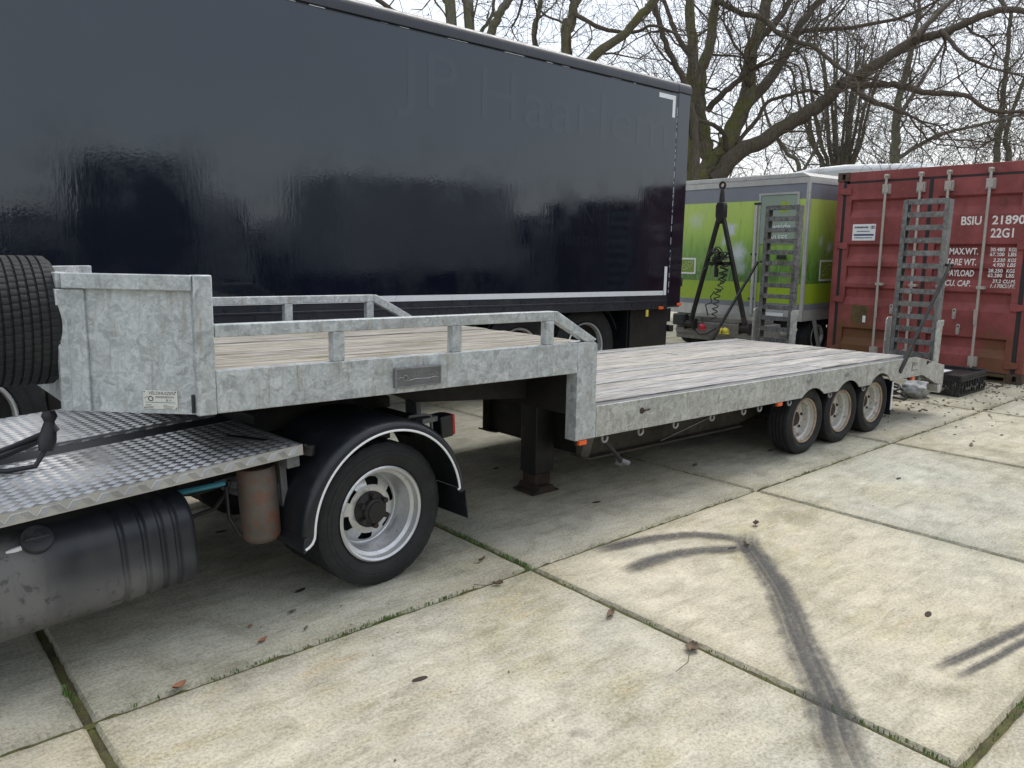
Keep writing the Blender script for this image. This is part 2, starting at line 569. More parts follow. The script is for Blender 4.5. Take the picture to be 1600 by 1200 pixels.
    MAT['hook'] = worn('zinc_hook', (0.27, 0.275, 0.28), 0.4, 0.5, 0.25, (0.15, 0.11, 0.08), 0.4, 20, 0.05)
    MAT['drawbar'] = worn('worn_dark_drawbar', (0.022, 0.019, 0.018), 0.55, 0.1, 0.3, (0.10, 0.045, 0.03), 0.5, 7, 0.1)
    MAT['cable'] = worn('black_cable', (0.014, 0.014, 0.016), 0.45, 0, 0.2, (0.05, 0.05, 0.05), 0.2, 30, 0.02)
    t = NT('dusty_tank_plastic')
    v = t.coord('Object')
    n1 = t.noise(v, 1.7, 3, 0.5)
    n2 = t.noise(v, 24, 6, 0.7)
    n3 = t.noise(t.coord('Object', scale=(6, 6, 1)), 3, 4, 0.6)
    col = t.mix(t.rng(n1, 0.40, 0.66, 0, 0.75), (0.020, 0.023, 0.031), (0.205, 0.20, 0.198))
    col = t.mix(t.rng(n3, 0.5, 0.7, 0, 0.4), col, (0.05, 0.052, 0.058))
    col = t.mix(t.math('MULTIPLY', t.rng(n2, 0.56, 0.64), t.rng(n1, 0.45, 0.6, 0, 0.6)), col, (0.03, 0.032, 0.036))
    t.bump(n2, 0.05, 0.003)
    MAT['tank'] = t.out(col, t.rng(n1, 0.4, 0.66, 0.36, 0.6), 0, 0.4)
    MAT['canister'] = worn('rusty_canister', (0.105, 0.088, 0.072), 0.6, 0.1, 0.3, (0.19, 0.070, 0.038), 0.9, 5, 0.1)
    MAT['rust'] = worn('rusty_steel', (0.042, 0.027, 0.021), 0.85, 0, 0.4, (0.03, 0.02, 0.016), 0.6, 12, 0.25)
    MAT['cap'] = worn('dusty_cap', (0.030, 0.033, 0.038), 0.45, 0, 0.2, (0.12, 0.12, 0.115), 0.4, 14, 0.04)
    MAT['hub'] = worn('greasy_hub', (0.017, 0.016, 0.016), 0.6, 0, 0.3, (0.075, 0.035, 0.022), 0.7, 22, 0.2)
    MAT['leg'] = worn('leg_steel', (0.010, 0.011, 0.014), 0.45, 0, 0.3, (0.12, 0.065, 0.035), 0.55, 5, 0.1)
    MAT['alu'] = worn('tread_plate_aluminium', (0.50, 0.51, 0.525), 0.36, 0.85, 0.12, (0.16, 0.15, 0.13), 0.35, 4, 0.05, rnd=0)
    MAT['rim'] = worn('silver_rim', (0.62, 0.63, 0.64), 0.34, 0.6, 0.10, (0.16, 0.13, 0.10), 0.30, 9, 0.04)
    MAT['rim_rusty'] = worn('rusty_cream_rim', (0.56, 0.55, 0.51), 0.45, 0.2, 0.12, (0.16, 0.068, 0.035), 0.95, 9, 0.1)
    MAT['rim_edge'] = worn('rusty_rim_edge', (0.33, 0.25, 0.18), 0.6, 0.1, 0.35, (0.14, 0.07, 0.04), 0.8, 14, 0.1)
    MAT['white'] = worn('white_tape', (0.78, 0.80, 0.82), 0.4, 0, 0.05, (0.35, 0.33, 0.3), 0.25, 9, 0.01)
    MAT['white_paint'] = worn('white_marking', (0.78, 0.76, 0.74), 0.6, 0, 0.06, (0.27, 0.075, 0.07), 0.95, 20, 0.01, rnd=0)
    MAT['ink'] = plain('black_ink', (0.02, 0.02, 0.022), 0.5)
    MAT['dark_blue'] = plain('dark_blue_ink', (0.03, 0.05, 0.13), 0.5)
    MAT['plate'] = worn('type_plate', (0.66, 0.67, 0.63), 0.4, 0.2, 0.06, (0.3, 0.29, 0.24), 0.3, 30, 0.02)
    MAT['red'] = worn('container_red', (0.190, 0.043, 0.043), 0.6, 0, 0.22, (0.095, 0.040, 0.028), 0.65, 3.5, 0.06)
    t = NT('container_red')
    v = t.coord('World')
    n1 = t.noise(v, 2.6, 6, 0.6)
    n2 = t.noise(v, 16, 5, 0.65)
    vs = t.coord('World', scale=(8, 8, 1.0))
    stk = t.noise(vs, 2.4, 5, 0.65)
    col = t.mix(t.rng(n1, 0.3, 0.7), (0.185, 0.045, 0.043), (0.30, 0.078, 0.076))
    col = t.mix(t.rng(stk, 0.56, 0.74, 0, 0.45), col, (0.105, 0.045, 0.032))
    col = t.mix(t.math('MULTIPLY', t.rng(n2, 0.58, 0.68), t.rng(n1, 0.4, 0.6, 0, 0.5)), col, (0.075, 0.035, 0.025))
    col = t.mix(t.rng(t.math('ADD', n1, t.math('MULTIPLY', n2, 0.4)), 0.62, 0.50, 0, 0.22), col, (0.33, 0.13, 0.12))
    for (yy, zz, rr, aa) in ((2.30, .36, .50, .75), (.55, .18, .45, .6)):
        ds = t.new('ShaderNodeVectorMath', operation='DISTANCE')
        t.t.links.new(v, ds.inputs[0])
        ds.inputs[1].default_value = (10.0, yy, zz)
        k = t.math('ADD', ds.outputs['Value'], t.math('MULTIPLY', t.math('SUBTRACT', n1, .5), .9))
        k = t.math('ADD', k, t.math('MULTIPLY', t.math('SUBTRACT', n2, .5), .5))
        col = t.mix(t.rng(k, rr, rr * .3, 0, aa), col, (0.115, 0.072, 0.022))
    t.bump(n2, 0.08, 0.004)
    MAT['red'] = t.out(col, t.rng(n2, .2, .8, .5, .72), 0, 0.35)
    MAT['rod'] = worn('container_rod', (0.42, 0.39, 0.35), 0.5, 0.2, 0.15, (0.19, 0.085, 0.05), 0.6, 14, 0.08)
    MAT['mossy'] = worn('mossy_red_sill', (0.105, 0.075, 0.030), 0.85, 0, 0.35, (0.05, 0.055, 0.015), 0.8, 6, 0.2)
    MAT['casting'] = worn('casting_brown', (0.085, 0.052, 0.038), 0.8, 0, 0.35, (0.03, 0.022, 0.018), 0.6, 12, 0.2)
    MAT['seal'] = plain('rubber_seal', (0.018, 0.018, 0.022), 0.6)
    MAT['orange'] = plain('orange_lens', (0.85, 0.13, 0.02), 0.25)
    MAT['redlens'] = plain('red_lens', (0.55, 0.02, 0.02), 0.22)
    MAT['yellow'] = plain('yellow_cap', (0.75, 0.62, 0.08), 0.4)
    MAT['redcap'] = plain('red_cap', (0.62, 0.03, 0.06), 0.4)
    MAT['blue_hose'] = plain('blue_hose', (0.05, 0.28, 0.38), 0.4)
    MAT['crate'] = worn('black_crate', (0.018, 0.017, 0.018), 0.5, 0, 0.25, (0.16, 0.15, 0.14), 0.35, 14, 0.05)
    MAT['bag'] = worn('grey_bag', (0.34, 0.35, 0.35), 0.6, 0, 0.35, (0.06, 0.06, 0.06), 0.7, 12, 0.3)
    MAT['leaf'] = worn('dead_leaf', (0.115, 0.078, 0.05), 0.8, 0, 0.35, (0.07, 0.045, 0.03), 0.5, 25, 0.2)
    MAT['leaf_red'] = worn('reddish_leaf', (0.26, 0.12, 0.065), 0.8, 0, 0.3, (0.10, 0.05, 0.03), 0.5, 25, 0.2)
    MAT['grass'] = worn('joint_grass', (0.075, 0.15, 0.028), 0.7, 0, 0.35, (0.12, 0.12, 0.03), 0.4, 12, 0.05)
    MAT['silver'] = worn('pale_vehicle_skin', (0.70, 0.73, 0.76), 0.4, 0.0, 0.05, (0.4, 0.41, 0.4), 0.3, 1.5, 0.01)
    t = NT('ghost_letter')
    t.b.inputs['Specular Tint'].default_value = (0.86, 0.94, 1.0, 1)
    MAT['dark_print'] = t.out((0.0105, 0.0135, 0.022), 0.09, 0.0, 0.85)
    MAT['hedge'] = worn('hedge_leaf', (0.03, 0.05, 0.018), 0.7, 0, 0.4, (0.05, 0.04, 0.02), 0.4, 8, 0.2)
    MAT['grey_body'] = worn('grey_truck_body', (0.45, 0.47, 0.48), 0.45, 0, 0.08, (0.2, 0.2, 0.19), 0.25, 2, 0.01)
    MAT['dark_body'] = worn('dark_truck_body', (0.05, 0.055, 0.06), 0.45, 0, 0.1, (0.1, 0.1, 0.09), 0.25, 2, 0.01)
    MAT['glass'] = plain('window_glass', (0.02, 0.025, 0.03), 0.05)
    MAT['bed'] = worn('grey_bed_paint', (0.23, 0.225, 0.205), 0.6, 0.1, 0.25, (0.085, 0.07, 0.045), 0.6, 4, 0.06)

    # ---- black box body: gloss paint, slightly wavy panel
    t = NT('navy_gloss')
    v = t.coord('Object')
    n = t.noise(v, 1.2, 5, 0.6)
    col = t.mix(t.rng(n, 0.3, 0.7), (0.0045, 0.0065, 0.014), (0.007, 0.0095, 0.019))
    vv = t.coord('Object', scale=(7, 7, 1.4))
    wob = t.noise(vv, 4.0, 3, 0.5)
    t.bump(t.math('ADD', wob, t.math('MULTIPLY', t.noise(v, 42, 3, 0.6), 0.40)), 0.05, 0.010)
    t.b.inputs['Specular Tint'].default_value = (0.86, 0.94, 1.0, 1)
    MAT['navy'] = t.out(col, t.rng(t.noise(v, 2.2, 6, 0.65), 0.35, 0.7, 0.03, 0.17), 0.0, 0.84)
    MAT['navy_trim'] = worn('navy_trim', (0.021, 0.024, 0.033), 0.32, 0.0, 0.15, (0.07, 0.075, 0.06), 0.3, 3, 0.03)

    # ---- printed meadow on the sales trailer
    t = NT('meadow_print')
    v = t.coord('World')
    s = t.sep(v)
    # horizontal run along both faces
    run = t.math('SUBTRACT', s[1], s[0])
    cb = t.new('ShaderNodeCombineXYZ')
    t.t.links.new(run, cb.inputs[0])
    t.t.links.new(s[2], cb.inputs[1])
    q = cb.outputs[0]
    mp = t.new('ShaderNodeMapping')
    mp.inputs['Scale'].default_value = (6.5, 0.9, 1)
    mp.inputs['Rotation'].default_value = (0, 0, 0.12)
    t.t.links.new(q, mp.inputs['Vector'])
    blades = t.noise(mp.outputs[0], 2.2, 5, 0.6, 0.5)
    mp2 = t.new('ShaderNodeMapping')
    mp2.inputs['Scale'].default_value = (22, 4, 1)
    t.t.links.new(q, mp2.inputs['Vector'])
    fineb = t.noise(mp2.outputs[0], 2.0, 4, 0.65, 0.8)
    soft = t.noise(q, 1.6, 3, 0.5)
    hgt = t.rng(s[2], 1.05, 2.25)
    base = t.ramp(hgt, [(0.0, (0.075, 0.19, 0.030)), (0.35, (0.20, 0.37, 0.065)), (0.7, (0.38, 0.56, 0.10)), (1.0, (0.48, 0.62, 0.13))])
    base = t.mix(t.rng(blades, 0.45, 0.75, 0, 0.55), base, (0.36, 0.50, 0.20))
    base = t.mix(t.rng(blades, 0.5, 0.25, 0, 0.45), base, (0.07, 0.19, 0.03))
    low = t.rng(s[2], 1.75, 1.15)
    base = t.mix(t.math('MULTIPLY', t.rng(fineb, 0.5, 0.66), t.math('MULTIPLY', low, 0.75)), base, (0.03, 0.085, 0.012))
    base = t.mix(t.math('MULTIPLY', t.rng(fineb, 0.44, 0.33), t.math('MULTIPLY', low, 0.6)), base, (0.32, 0.46, 0.15))
    base = t.mix(t.rng(soft, 0.5, 0.75, 0, 0.35), base, (0.45, 0.56, 0.16))
    wn = t.new('ShaderNodeTexNoise')
    wn.inputs['Scale'].default_value = 9
    t.t.links.new(q, wn.inputs['Vector'])
    wsc = t.new('ShaderNodeVectorMath', operation='MULTIPLY_ADD')
    t.t.links.new(wn.outputs['Color'], wsc.inputs[0])
    wsc.inputs[1].default_value = (0.16, 0.16, 0)
    t.t.links.new(q, wsc.inputs[2])
    for (yy, zz, rr, aa) in ((4.23, 1.86, 0.11, 0.9), (4.09, 1.52, 0.17, 0.85), (4.33, 1.70, 0.09, 0.6), (4.88, 2.0, 0.16, 0.35), (4.04, 1.30, 0.13, 0.5), (2.95 - 10.4 + 9.8, 1.60, 0.10, 0.7), (2.6, 1.68, 0.08, 0.6)):
        ds = t.new('ShaderNodeVectorMath', operation='DISTANCE')
        t.t.links.new(wsc.outputs[0], ds.inputs[0])
        ds.inputs[1].default_value = (yy - 9.8 + 0.08, zz + 0.08, 0)
        base = t.mix(t.rng(ds.outputs['Value'], rr * 1.25, rr * 0.1, 0, aa), base, (0.62, 0.66, 0.74))
    MAT['meadow'] = t.out(base, 0.35)
    MAT['lime'] = worn('lime_band', (0.31, 0.45, 0.030), 0.35, 0, 0.05, (0.14, 0.2, 0.02), 0.2, 2, 0.01)
    MAT['grey_band'] = worn('grey_band', (0.20, 0.215, 0.25), 0.4, 0, 0.08, (0.14, 0.15, 0.15), 0.3, 2, 0.01)
    MAT['alu_trim'] = worn('aluminium_trim', (0.46, 0.46, 0.44), 0.42, 0.3, 0.12, (0.2, 0.19, 0.16), 0.45, 7, 0.04)
    MAT['sage'] = worn('sage_panel', (0.26, 0.33, 0.27), 0.4, 0, 0.06, (0.2, 0.24, 0.19), 0.2, 2, 0.01)
    MAT['olive'] = worn('olive_logo', (0.20, 0.30, 0.03), 0.4, 0, 0.05, (0.15, 0.2, 0.03), 0.2, 4, 0.01)

    # ---- bark
    def bark(name, a, b, moss, amt):
        t = NT(name)
        v = t.coord('Object')
        n = t.noise(v, 2.2, 6, 0.7)
        vv = t.coord('Object', scale=(9, 9, 2))
        f = t.noise(vv, 3.0, 6, 0.7)
        col = t.mix(t.rng(f, 0.3, 0.7), a, b)
        nz = t.sep(t.new('ShaderNodeNewGeometry').outputs['Normal'])[2]
        mm = t.math('MULTIPLY', t.rng(n, 0.36, 0.62), amt)
        mm = t.math('MULTIPLY', mm, t.rng(nz, -0.6, 0.6, 0.5, 1.0))
        col = t.mix(mm, col, moss)
        t.bump(f, 0.5, 0.02)
        return t.out(col, 0.9, 0, 0.2)
    MAT['bark'] = bark('mossy_bark', (0.085, 0.072, 0.055), (0.20, 0.178, 0.14), (0.135, 0.14, 0.030), 0.85)
    MAT['bark2'] = bark('grey_bark', (0.10, 0.088, 0.072), (0.20, 0.182, 0.15), (0.12, 0.13, 0.04), 0.6)
    MAT['twig'] = bark('twig_bark', (0.075, 0.06, 0.052), (0.15, 0.125, 0.105), (0.09, 0.09, 0.035), 0.35)
    MAT['twig_far'] = bark('far_twig_bark', (0.11, 0.092, 0.080), (0.19, 0.165, 0.145), (0.10, 0.10, 0.05), 0.35)

make_materials()

# ================================================================== ground
def build_ground():
    rng = random.Random(3)
    m = MB()
    m._add([(-400, -400, -0.11), (500, -400, -0.11), (500, 500, -0.11), (-400, 500, -0.11)], [(0, 1, 2, 3)])
    g = m.build('ground', MAT['yard'], smooth=0, fix=False)
    tag(g, kind='structure')
    # slab: chamfered 2 x 2 m plate, two socket recesses on the centre line, worn edge
    def slab_mesh(seed):
        r = random.Random(seed)
        bm = bmesh.new()
        H = 0.988
        n = 40
        ring = []
        for k in range(4 * n):
            s, t = divmod(k, n)
            q = -H + 2 * H * t / n
            x, y = ((q, -H), (H, q), (-q, H), (-H, -q))[s]
            ring.append((x, y))
        def loop(inset, z, jit):
            out = []
            for x, y in ring:
                j = r.uniform(0, jit)
                f = 1 - (inset + j) / H
                out.append(bm.verts.new((x * f, y * f, z)))
            return out
        l0 = loop(0.0, -0.10, 0.0)
        l1 = loop(0.0, -0.016, 0.004)
        l2 = loop(0.011, -0.0015, 0.005)
        l3 = loop(0.022, 0.0, 0.0)
        N = len(ring)
        for a, b in ((l0, l1), (l1, l2), (l2, l3)):
            for i in range(N):
                bm.faces.new((a[i], a[(i + 1) % N], b[(i + 1) % N], b[i]))
        bm.faces.new(l3)
        me = bpy.data.meshes.new('slab')
        bm.to_mesh(me)
        bm.free()
        me.materials.append(MAT['concrete'])
        return me
    meshes = [slab_mesh(i) for i in range(4)]
    sk = MB()
    sk.prism([(.032 * math.cos(2 * PI * k / 14), .013 * math.sin(2 * PI * k / 14), .0008) for k in range(14)], (0, 0, .0014))
    sock = sk.mesh('lifting_socket', smooth=0)
    sock.materials.append(MAT['rust'])
    for ix in range(-2, 8):
        for iy in range(-2, 5):
            c = (2 * ix + 1, 2 * iy + 1, 0)
            if (c[0] < -3 and c[1] > 5):
                continue
            z = rng.uniform(-0.0018, 0.0012)
            o = link('slab', meshes[rng.randrange(4)], None, g, (c[0] + rng.uniform(-.002, .002), c[1] + rng.uniform(-.002, .002), z))
            o.rotation_euler = (0, 0, rng.choice((0, PI / 2, PI, 3 * PI / 2)) + rng.uniform(-.0012, .0012))
            for dy in (-0.5, 0.5):
                if abs(c[0] - 3) < 6.5 and c[1] < 2.5:
                    a = o.rotation_euler[2]
                    lx, ly = math.cos(-a) * 0 - math.sin(-a) * dy, math.sin(-a) * 0 + math.cos(-a) * dy
                    k = link('lifting_socket', sock, None, o, ABS[o.name])
                    k.location = (lx, ly, 0)
                    k.rotation_euler = (0, 0, -a + rng.uniform(-.3, .3))
                    ABS[k.name] = ABS[o.name]
    # soil and moss filling the joints
    m = MB()
    for iy in range(-2, 6):
        y = 2 * iy
        pts = []
        n = 520
        for i in range(n + 1):
            x = -4 + 20 * i / n
            pts.append((x, rng.uniform(-0.020, -0.004)))
        vs = []
        for x, z in pts:
            vs += [(x, y - 0.017, z - 0.006), (x, y + rng.uniform(-.006, .006), z), (x, y + 0.017, z - 0.006)]
        fs = []
        for i in range(n):
            for k in range(2):
                fs.append((3 * i + k, 3 * i + 3 + k, 3 * i + 4 + k, 3 * i + 1 + k))
        m._add(vs, fs)
    for ix in range(-2, 9):
        x = 2 * ix
        n = 340
        vs = []
        for i in range(n + 1):
            y = -4 + 14 * i / n
            z = rng.uniform(-0.022, -0.005)
            vs += [(x - 0.017, y, z - 0.006), (x + rng.uniform(-.006, .006), y, z), (x + 0.017, y, z - 0.006)]
        fs = []
        for i in range(n):
            for k in range(2):
                fs.append((3 * i + k, 3 * i + 3 + k, 3 * i + 4 + k, 3 * i + 1 + k))
        m._add(vs, fs)
    o = m.build('joint_moss', MAT['joint'], g, smooth=60)
    o['kind'] = 'stuff'
    # little grass blades growing out of the joints
    m = MB()
    def tuft(x, y, n, h, along):
        for _ in range(n):
            px = x + (rng.gauss(0, 0.05) if along == 'x' else rng.uniform(-.012, .012))
            py = y + (rng.gauss(0, 0.05) if along == 'y' else rng.uniform(-.012, .012))
            a = rng.uniform(0, 2 * PI)
            hh = h * rng.uniform(0.4, 1.0)
            w = 0.0022
            dx, dy = math.cos(a) * hh * 0.6, math.sin(a) * hh * 0.6
            sx, sy = -math.sin(a) * w, math.cos(a) * w
            m._add([(px - sx, py - sy, -0.008), (px + sx, py + sy, -0.008), (px + dx * .5 + sx, py + dy * .5 + sy, hh * .7), (px + dx * .5 - sx, py + dy * .5 - sy, hh * .7), (px + dx, py + dy, hh)], [(0, 1, 2, 3), (3, 2, 4)])
    for i in range(26):
        tuft(2, rng.uniform(0.0, 0.95), 9, 0.012, 'y')
    for i in range(12):
        tuft(rng.uniform(0.9, 1.55), 0, 8, 0.013, 'x')
    for i in range(14):
        tuft(2, rng.uniform(-2, 0), 4, 0.006, 'y')
    for i in range(20):
        tuft(rng.uniform(0, 2), 0, 4, 0.006, 'x')
    for i in range(16):
        tuft(rng.uniform(2, 9), 0, 4, 0.007, 'x')
    for i in range(14):
        tuft(2, rng.uniform(-1.95, -1.4), 6, 0.010, 'y')
    for i in range(10):
        tuft(rng.uniform(2, 4), -2, 6, 0.010, 'x')
    tuft(-0.02, 0.235, 26, 0.032, 'y')
    o = m.build('joint_grass', MAT['grass'], g, smooth=0, fix=False)
    o['kind'] = 'stuff'
    # tyre marks
    def strip(name, pts, w0, w1, parent):
        pts = [Vector((x, y, 0.0046)) for x, y in pts]
        dense = []
        n = len(pts)
        for i in range(n - 1):          # Catmull-Rom
            p0, p1, p2, p3 = pts[max(i - 1, 0)], pts[i], pts[i + 1], pts[min(i + 2, n - 1)]
            for k in range(6):
                t = k / 6
                dense.append(0.5 * ((2 * p1) + (p2 - p0) * t + (2 * p0 - 5 * p1 + 4 * p2 - p3) * t * t + (3 * p1 - p0 - 3 * p2 + p3) * t ** 3))
        dense.append(pts[-1])
        me = bpy.data.meshes.new(name)
        vs, fs, uvs = [], [], []
        N = len(dense)
        for i, q in enumerate(dense):
            d = dense[min(i + 1, N - 1)] - dense[max(i - 1, 0)]
            d.normalize()
            s = Vector((-d.y, d.x, 0))
            w = (w0 + (w1 - w0) * i / (N - 1)) / 2
            vs += [q - s * w, q + s * w]
        for i in range(N - 1):
            fs.append((2 * i, 2 * i + 1, 2 * i + 3, 2 * i + 2))
        me.from_pydata([tuple(v) for v in vs], [], fs)
        uv = me.uv_layers.new(name='UVMap')
        for li, lp in enumerate(me.loops):
            vi = lp.vertex_index
            uv.data[li].uv = (float(vi % 2), (vi // 2) / (N - 1))
        me.update()
        return link(name, me, MAT['film'], parent)
    strip('tyre_mark', [(1.50, -1.98), (1.82, -1.70), (2.04, -1.54), (2.34, -1.27), (2.68, -0.98), (2.95, -0.70), (3.12, -0.52), (3.36, -0.38)], 0.25, 0.17, g)
    strip('tyre_mark', [(3.16, -0.52), (3.02, -0.27), (2.74, -0.13), (2.36, -0.05)], 0.15, 0.16, g).location.z += .0012
    strip('tyre_mark', [(3.12, -0.60), (2.80, -0.40), (2.55, -0.34), (2.29, -0.34)], 0.15, 0.15, g).location.z += .0024
    strip('tyre_mark', [(2.50, -1.70), (2.86, -1.76), (3.16, -1.81), (3.5, -1.86)], 0.07, 0.08, g)
    strip('tyre_mark', [(2.50, -1.78), (2.84, -1.83), (3.08, -1.86), (3.4, -1.92)], 0.05, 0.07, g)
    return g
GROUND = build_ground()

# ================================================================== wheels
def tyre_mb(c, r, w, rim_r, n=96, grooves=4, sipe=3, blocks=None):
    """axis along Y, outer face at -Y"""
    h = w / 2
    q = lambda f: rim_r + (r - rim_r) * f
    prof = [(rim_r, -h * 0.72), (q(.09), -h * 0.80), (q(.13), -h * .86), (q(.15), -h * .845), (q(.42), -h * 1.0), (q(.50), -h * 1.0), (q(.51), -h * .985), (q(.54), -h * .985), (q(.55), -h * 1.0), (q(.66), -h * 0.985), (q(.67), -h * .965), (q(.82), -h * 0.93), (r - 0.007, -h * 0.84)]
    inner = h * 0.80
    gw = 0.0035
    ys = []
    for k in range(grooves):
        y = -inner + 2 * inner * (k + 1) / (grooves + 1)
        ys += [(r, y - gw - .001), (r - 0.009, y - gw), (r - 0.009, y + gw), (r, y + gw + .001)]
    prof += [(r - 0.001, -inner)] + ys + [(r - 0.001, inner)]
    prof += [(q, -y) for q, y in reversed(prof[:13])]
    k0, k1 = 12, len(prof) - 13
    def mod(i, j):
        if sipe and k0 < j < k1 and (i + (j // 4)) % sipe == 0:
            return -0.0035
        return 0.0
    return MB().lathe(prof, c, 'Y', n, mod=mod)

def deep_disc(c, r_out, r_in, y_out, y_in, slots, slot_r, slot_len, slot_w, dish=0.0, nseg=120, nr=16):
    """wheel disc with real slot openings, facing -Y"""
    cx, cy, cz = c
    vs, fs = [], []
    for j in range(nr + 1):
        q = j / nr
        r = r_in + (r_out - r_in) * q
        y = y_in + (y_out - y_in) * q + dish * math.sin(PI * q)
        for i in range(nseg):
            t = 2 * PI * i / nseg
            vs.append((cx + r * math.cos(t), cy + y, cz + r * math.sin(t)))
    for j in range(nr):
        rm = r_in + (r_out - r_in) * (j + .5) / nr
        for i in range(nseg):
            t = 2 * PI * (i + .5) / nseg
            hole = False
            for k in range(slots):
                ts = 2 * PI * (k + 0.3) / slots
                dt = (t - ts + PI) % (2 * PI) - PI
                u, v = dt * rm / slot_len, (rm - slot_r) / slot_w
                if abs(u) ** 4 + abs(v) ** 4 < 1:
                    hole = True
            if not hole:
                a, b = j * nseg + i, j * nseg + (i + 1) % nseg
                fs.append((a, b, b + nseg, a + nseg))
    m = MB()
    m._add(vs, fs)
    return m

def drive_wheel(parent, c, out=True):
    """steel wheel with deep dish (outer of a twin pair), outer face towards -Y; c on the tyre's centre plane"""
    r, w, rr = 0.345, 0.20, 0.222
    w_o = tyre_mb(c, r, w, rr, 120, 4, 4).build('wheel', MAT['tyre'], parent, c)
    h = w / 2
    # barrel and flange
    m = MB()
    m.lathe([(rr + .004, -h * .80), (rr + .008, -h * .84), (rr, -h * .90), (rr - .010, -h * .84), (rr - .014, -h * .55), (rr - .030, -h * .45), (rr - .034, -h * .05), (rr - .045, h * .10), (rr - .048, h * .52), (rr - .06, h * .60)], c, 'Y', 72)
    m.build('rim', MAT['rim'], w_o, c)
    if out:
        m = deep_disc(c, rr - .052, 0.088, h * .56, h * .18, 6, 0.136, 0.036, 0.0185, -0.012)
        m.build('disc', MAT['rim'], w_o, c)
        m = MB()
        m.lathe([(0.205, h * .9), (0.0, h * .9)], c, 'Y', 32)
        m.build('slot_shade', MAT['seal'], w_o, c)  # flat black backing stands in for the darkness behind the slots
        m = MB()
        m.lathe([(0.090, h * .5), (0.088, h * .08), (0.072, -h * .04), (0.062, -h * .08), (0.060, -h * .30), (0.050, -h * .38), (0.0, -h * .40)], c, 'Y', 32)
        for k in range(6):
            a = 2 * PI * (k + .5) / 6
            x, z = c[0] + .074 * math.cos(a), c[2] + .074 * math.sin(a)
            m.tube([(x, c[1] + h * .2, z), (x, c[1] - h * .30, z)], .014, 6)
        m.build('hub', MAT['hub'], w_o, c)
        m = MB()
        m.lathe([(0.050, -h * .34), (0.048, -h * .46), (0.0, -h * .48)], c, 'Y', 24)
        m.build('hub_cap', MAT['black_steel'], w_o, c)
    return w_o

def trailer_wheel(parent, c):
    r, w, rr = 0.264, 0.19, 0.172
    w_o = tyre_mb(c, r, w, rr, 96, 4, 0).build('wheel', MAT['tyre_dusty'], parent, c)
    h = w / 2
    MB().lathe([(rr + .003, -h * .74), (rr + .007, -h * .80), (rr + .001, -h * .88), (rr - .010, -h * .82), (rr - .012, -h * .70)], c, 'Y', 56).build('rim_flange', MAT['rim_edge'], w_o, c)
    MB().lathe([(rr - .012, -h * .70), (rr - .016, -h * .40), (rr - .030, -h * .30), (rr - .034, h * .15), (rr - .05, h * .22), (0.120, h * .26), (0.105, h * .02), (0.060, -h * .02), (0.056, h * .1)], c, 'Y', 56).build('rim', MAT['rim_rusty'], w_o, c)
    m = MB()
    m.lathe([(0.057, h * .12), (0.048, -h * .10), (0.036, -h * .16), (0.0, -h * .17)], c, 'Y', 24)
    for k in range(5):
        a = 2 * PI * k / 5 + .4
        x, z = c[0] + .083 * math.cos(a), c[2] + .083 * math.sin(a)
        m.tube([(x, c[1] + h * .1, z), (x, c[1] - h * .12, z)], .012, 6)
    m.build('hub', MAT['rust'], w_o, c)
    return w_o

# ================================================================== low-loader semi-trailer
SL = 0.021                      # nose-up attitude of the parked trailer
Y0, Y1 = 0.24, 2.14
TR0 = (2.665, 1.19, 0.0)
def lv(x, z):                   # level height of a point that must lie at world height z
    return z + SL * (x - 2.68)

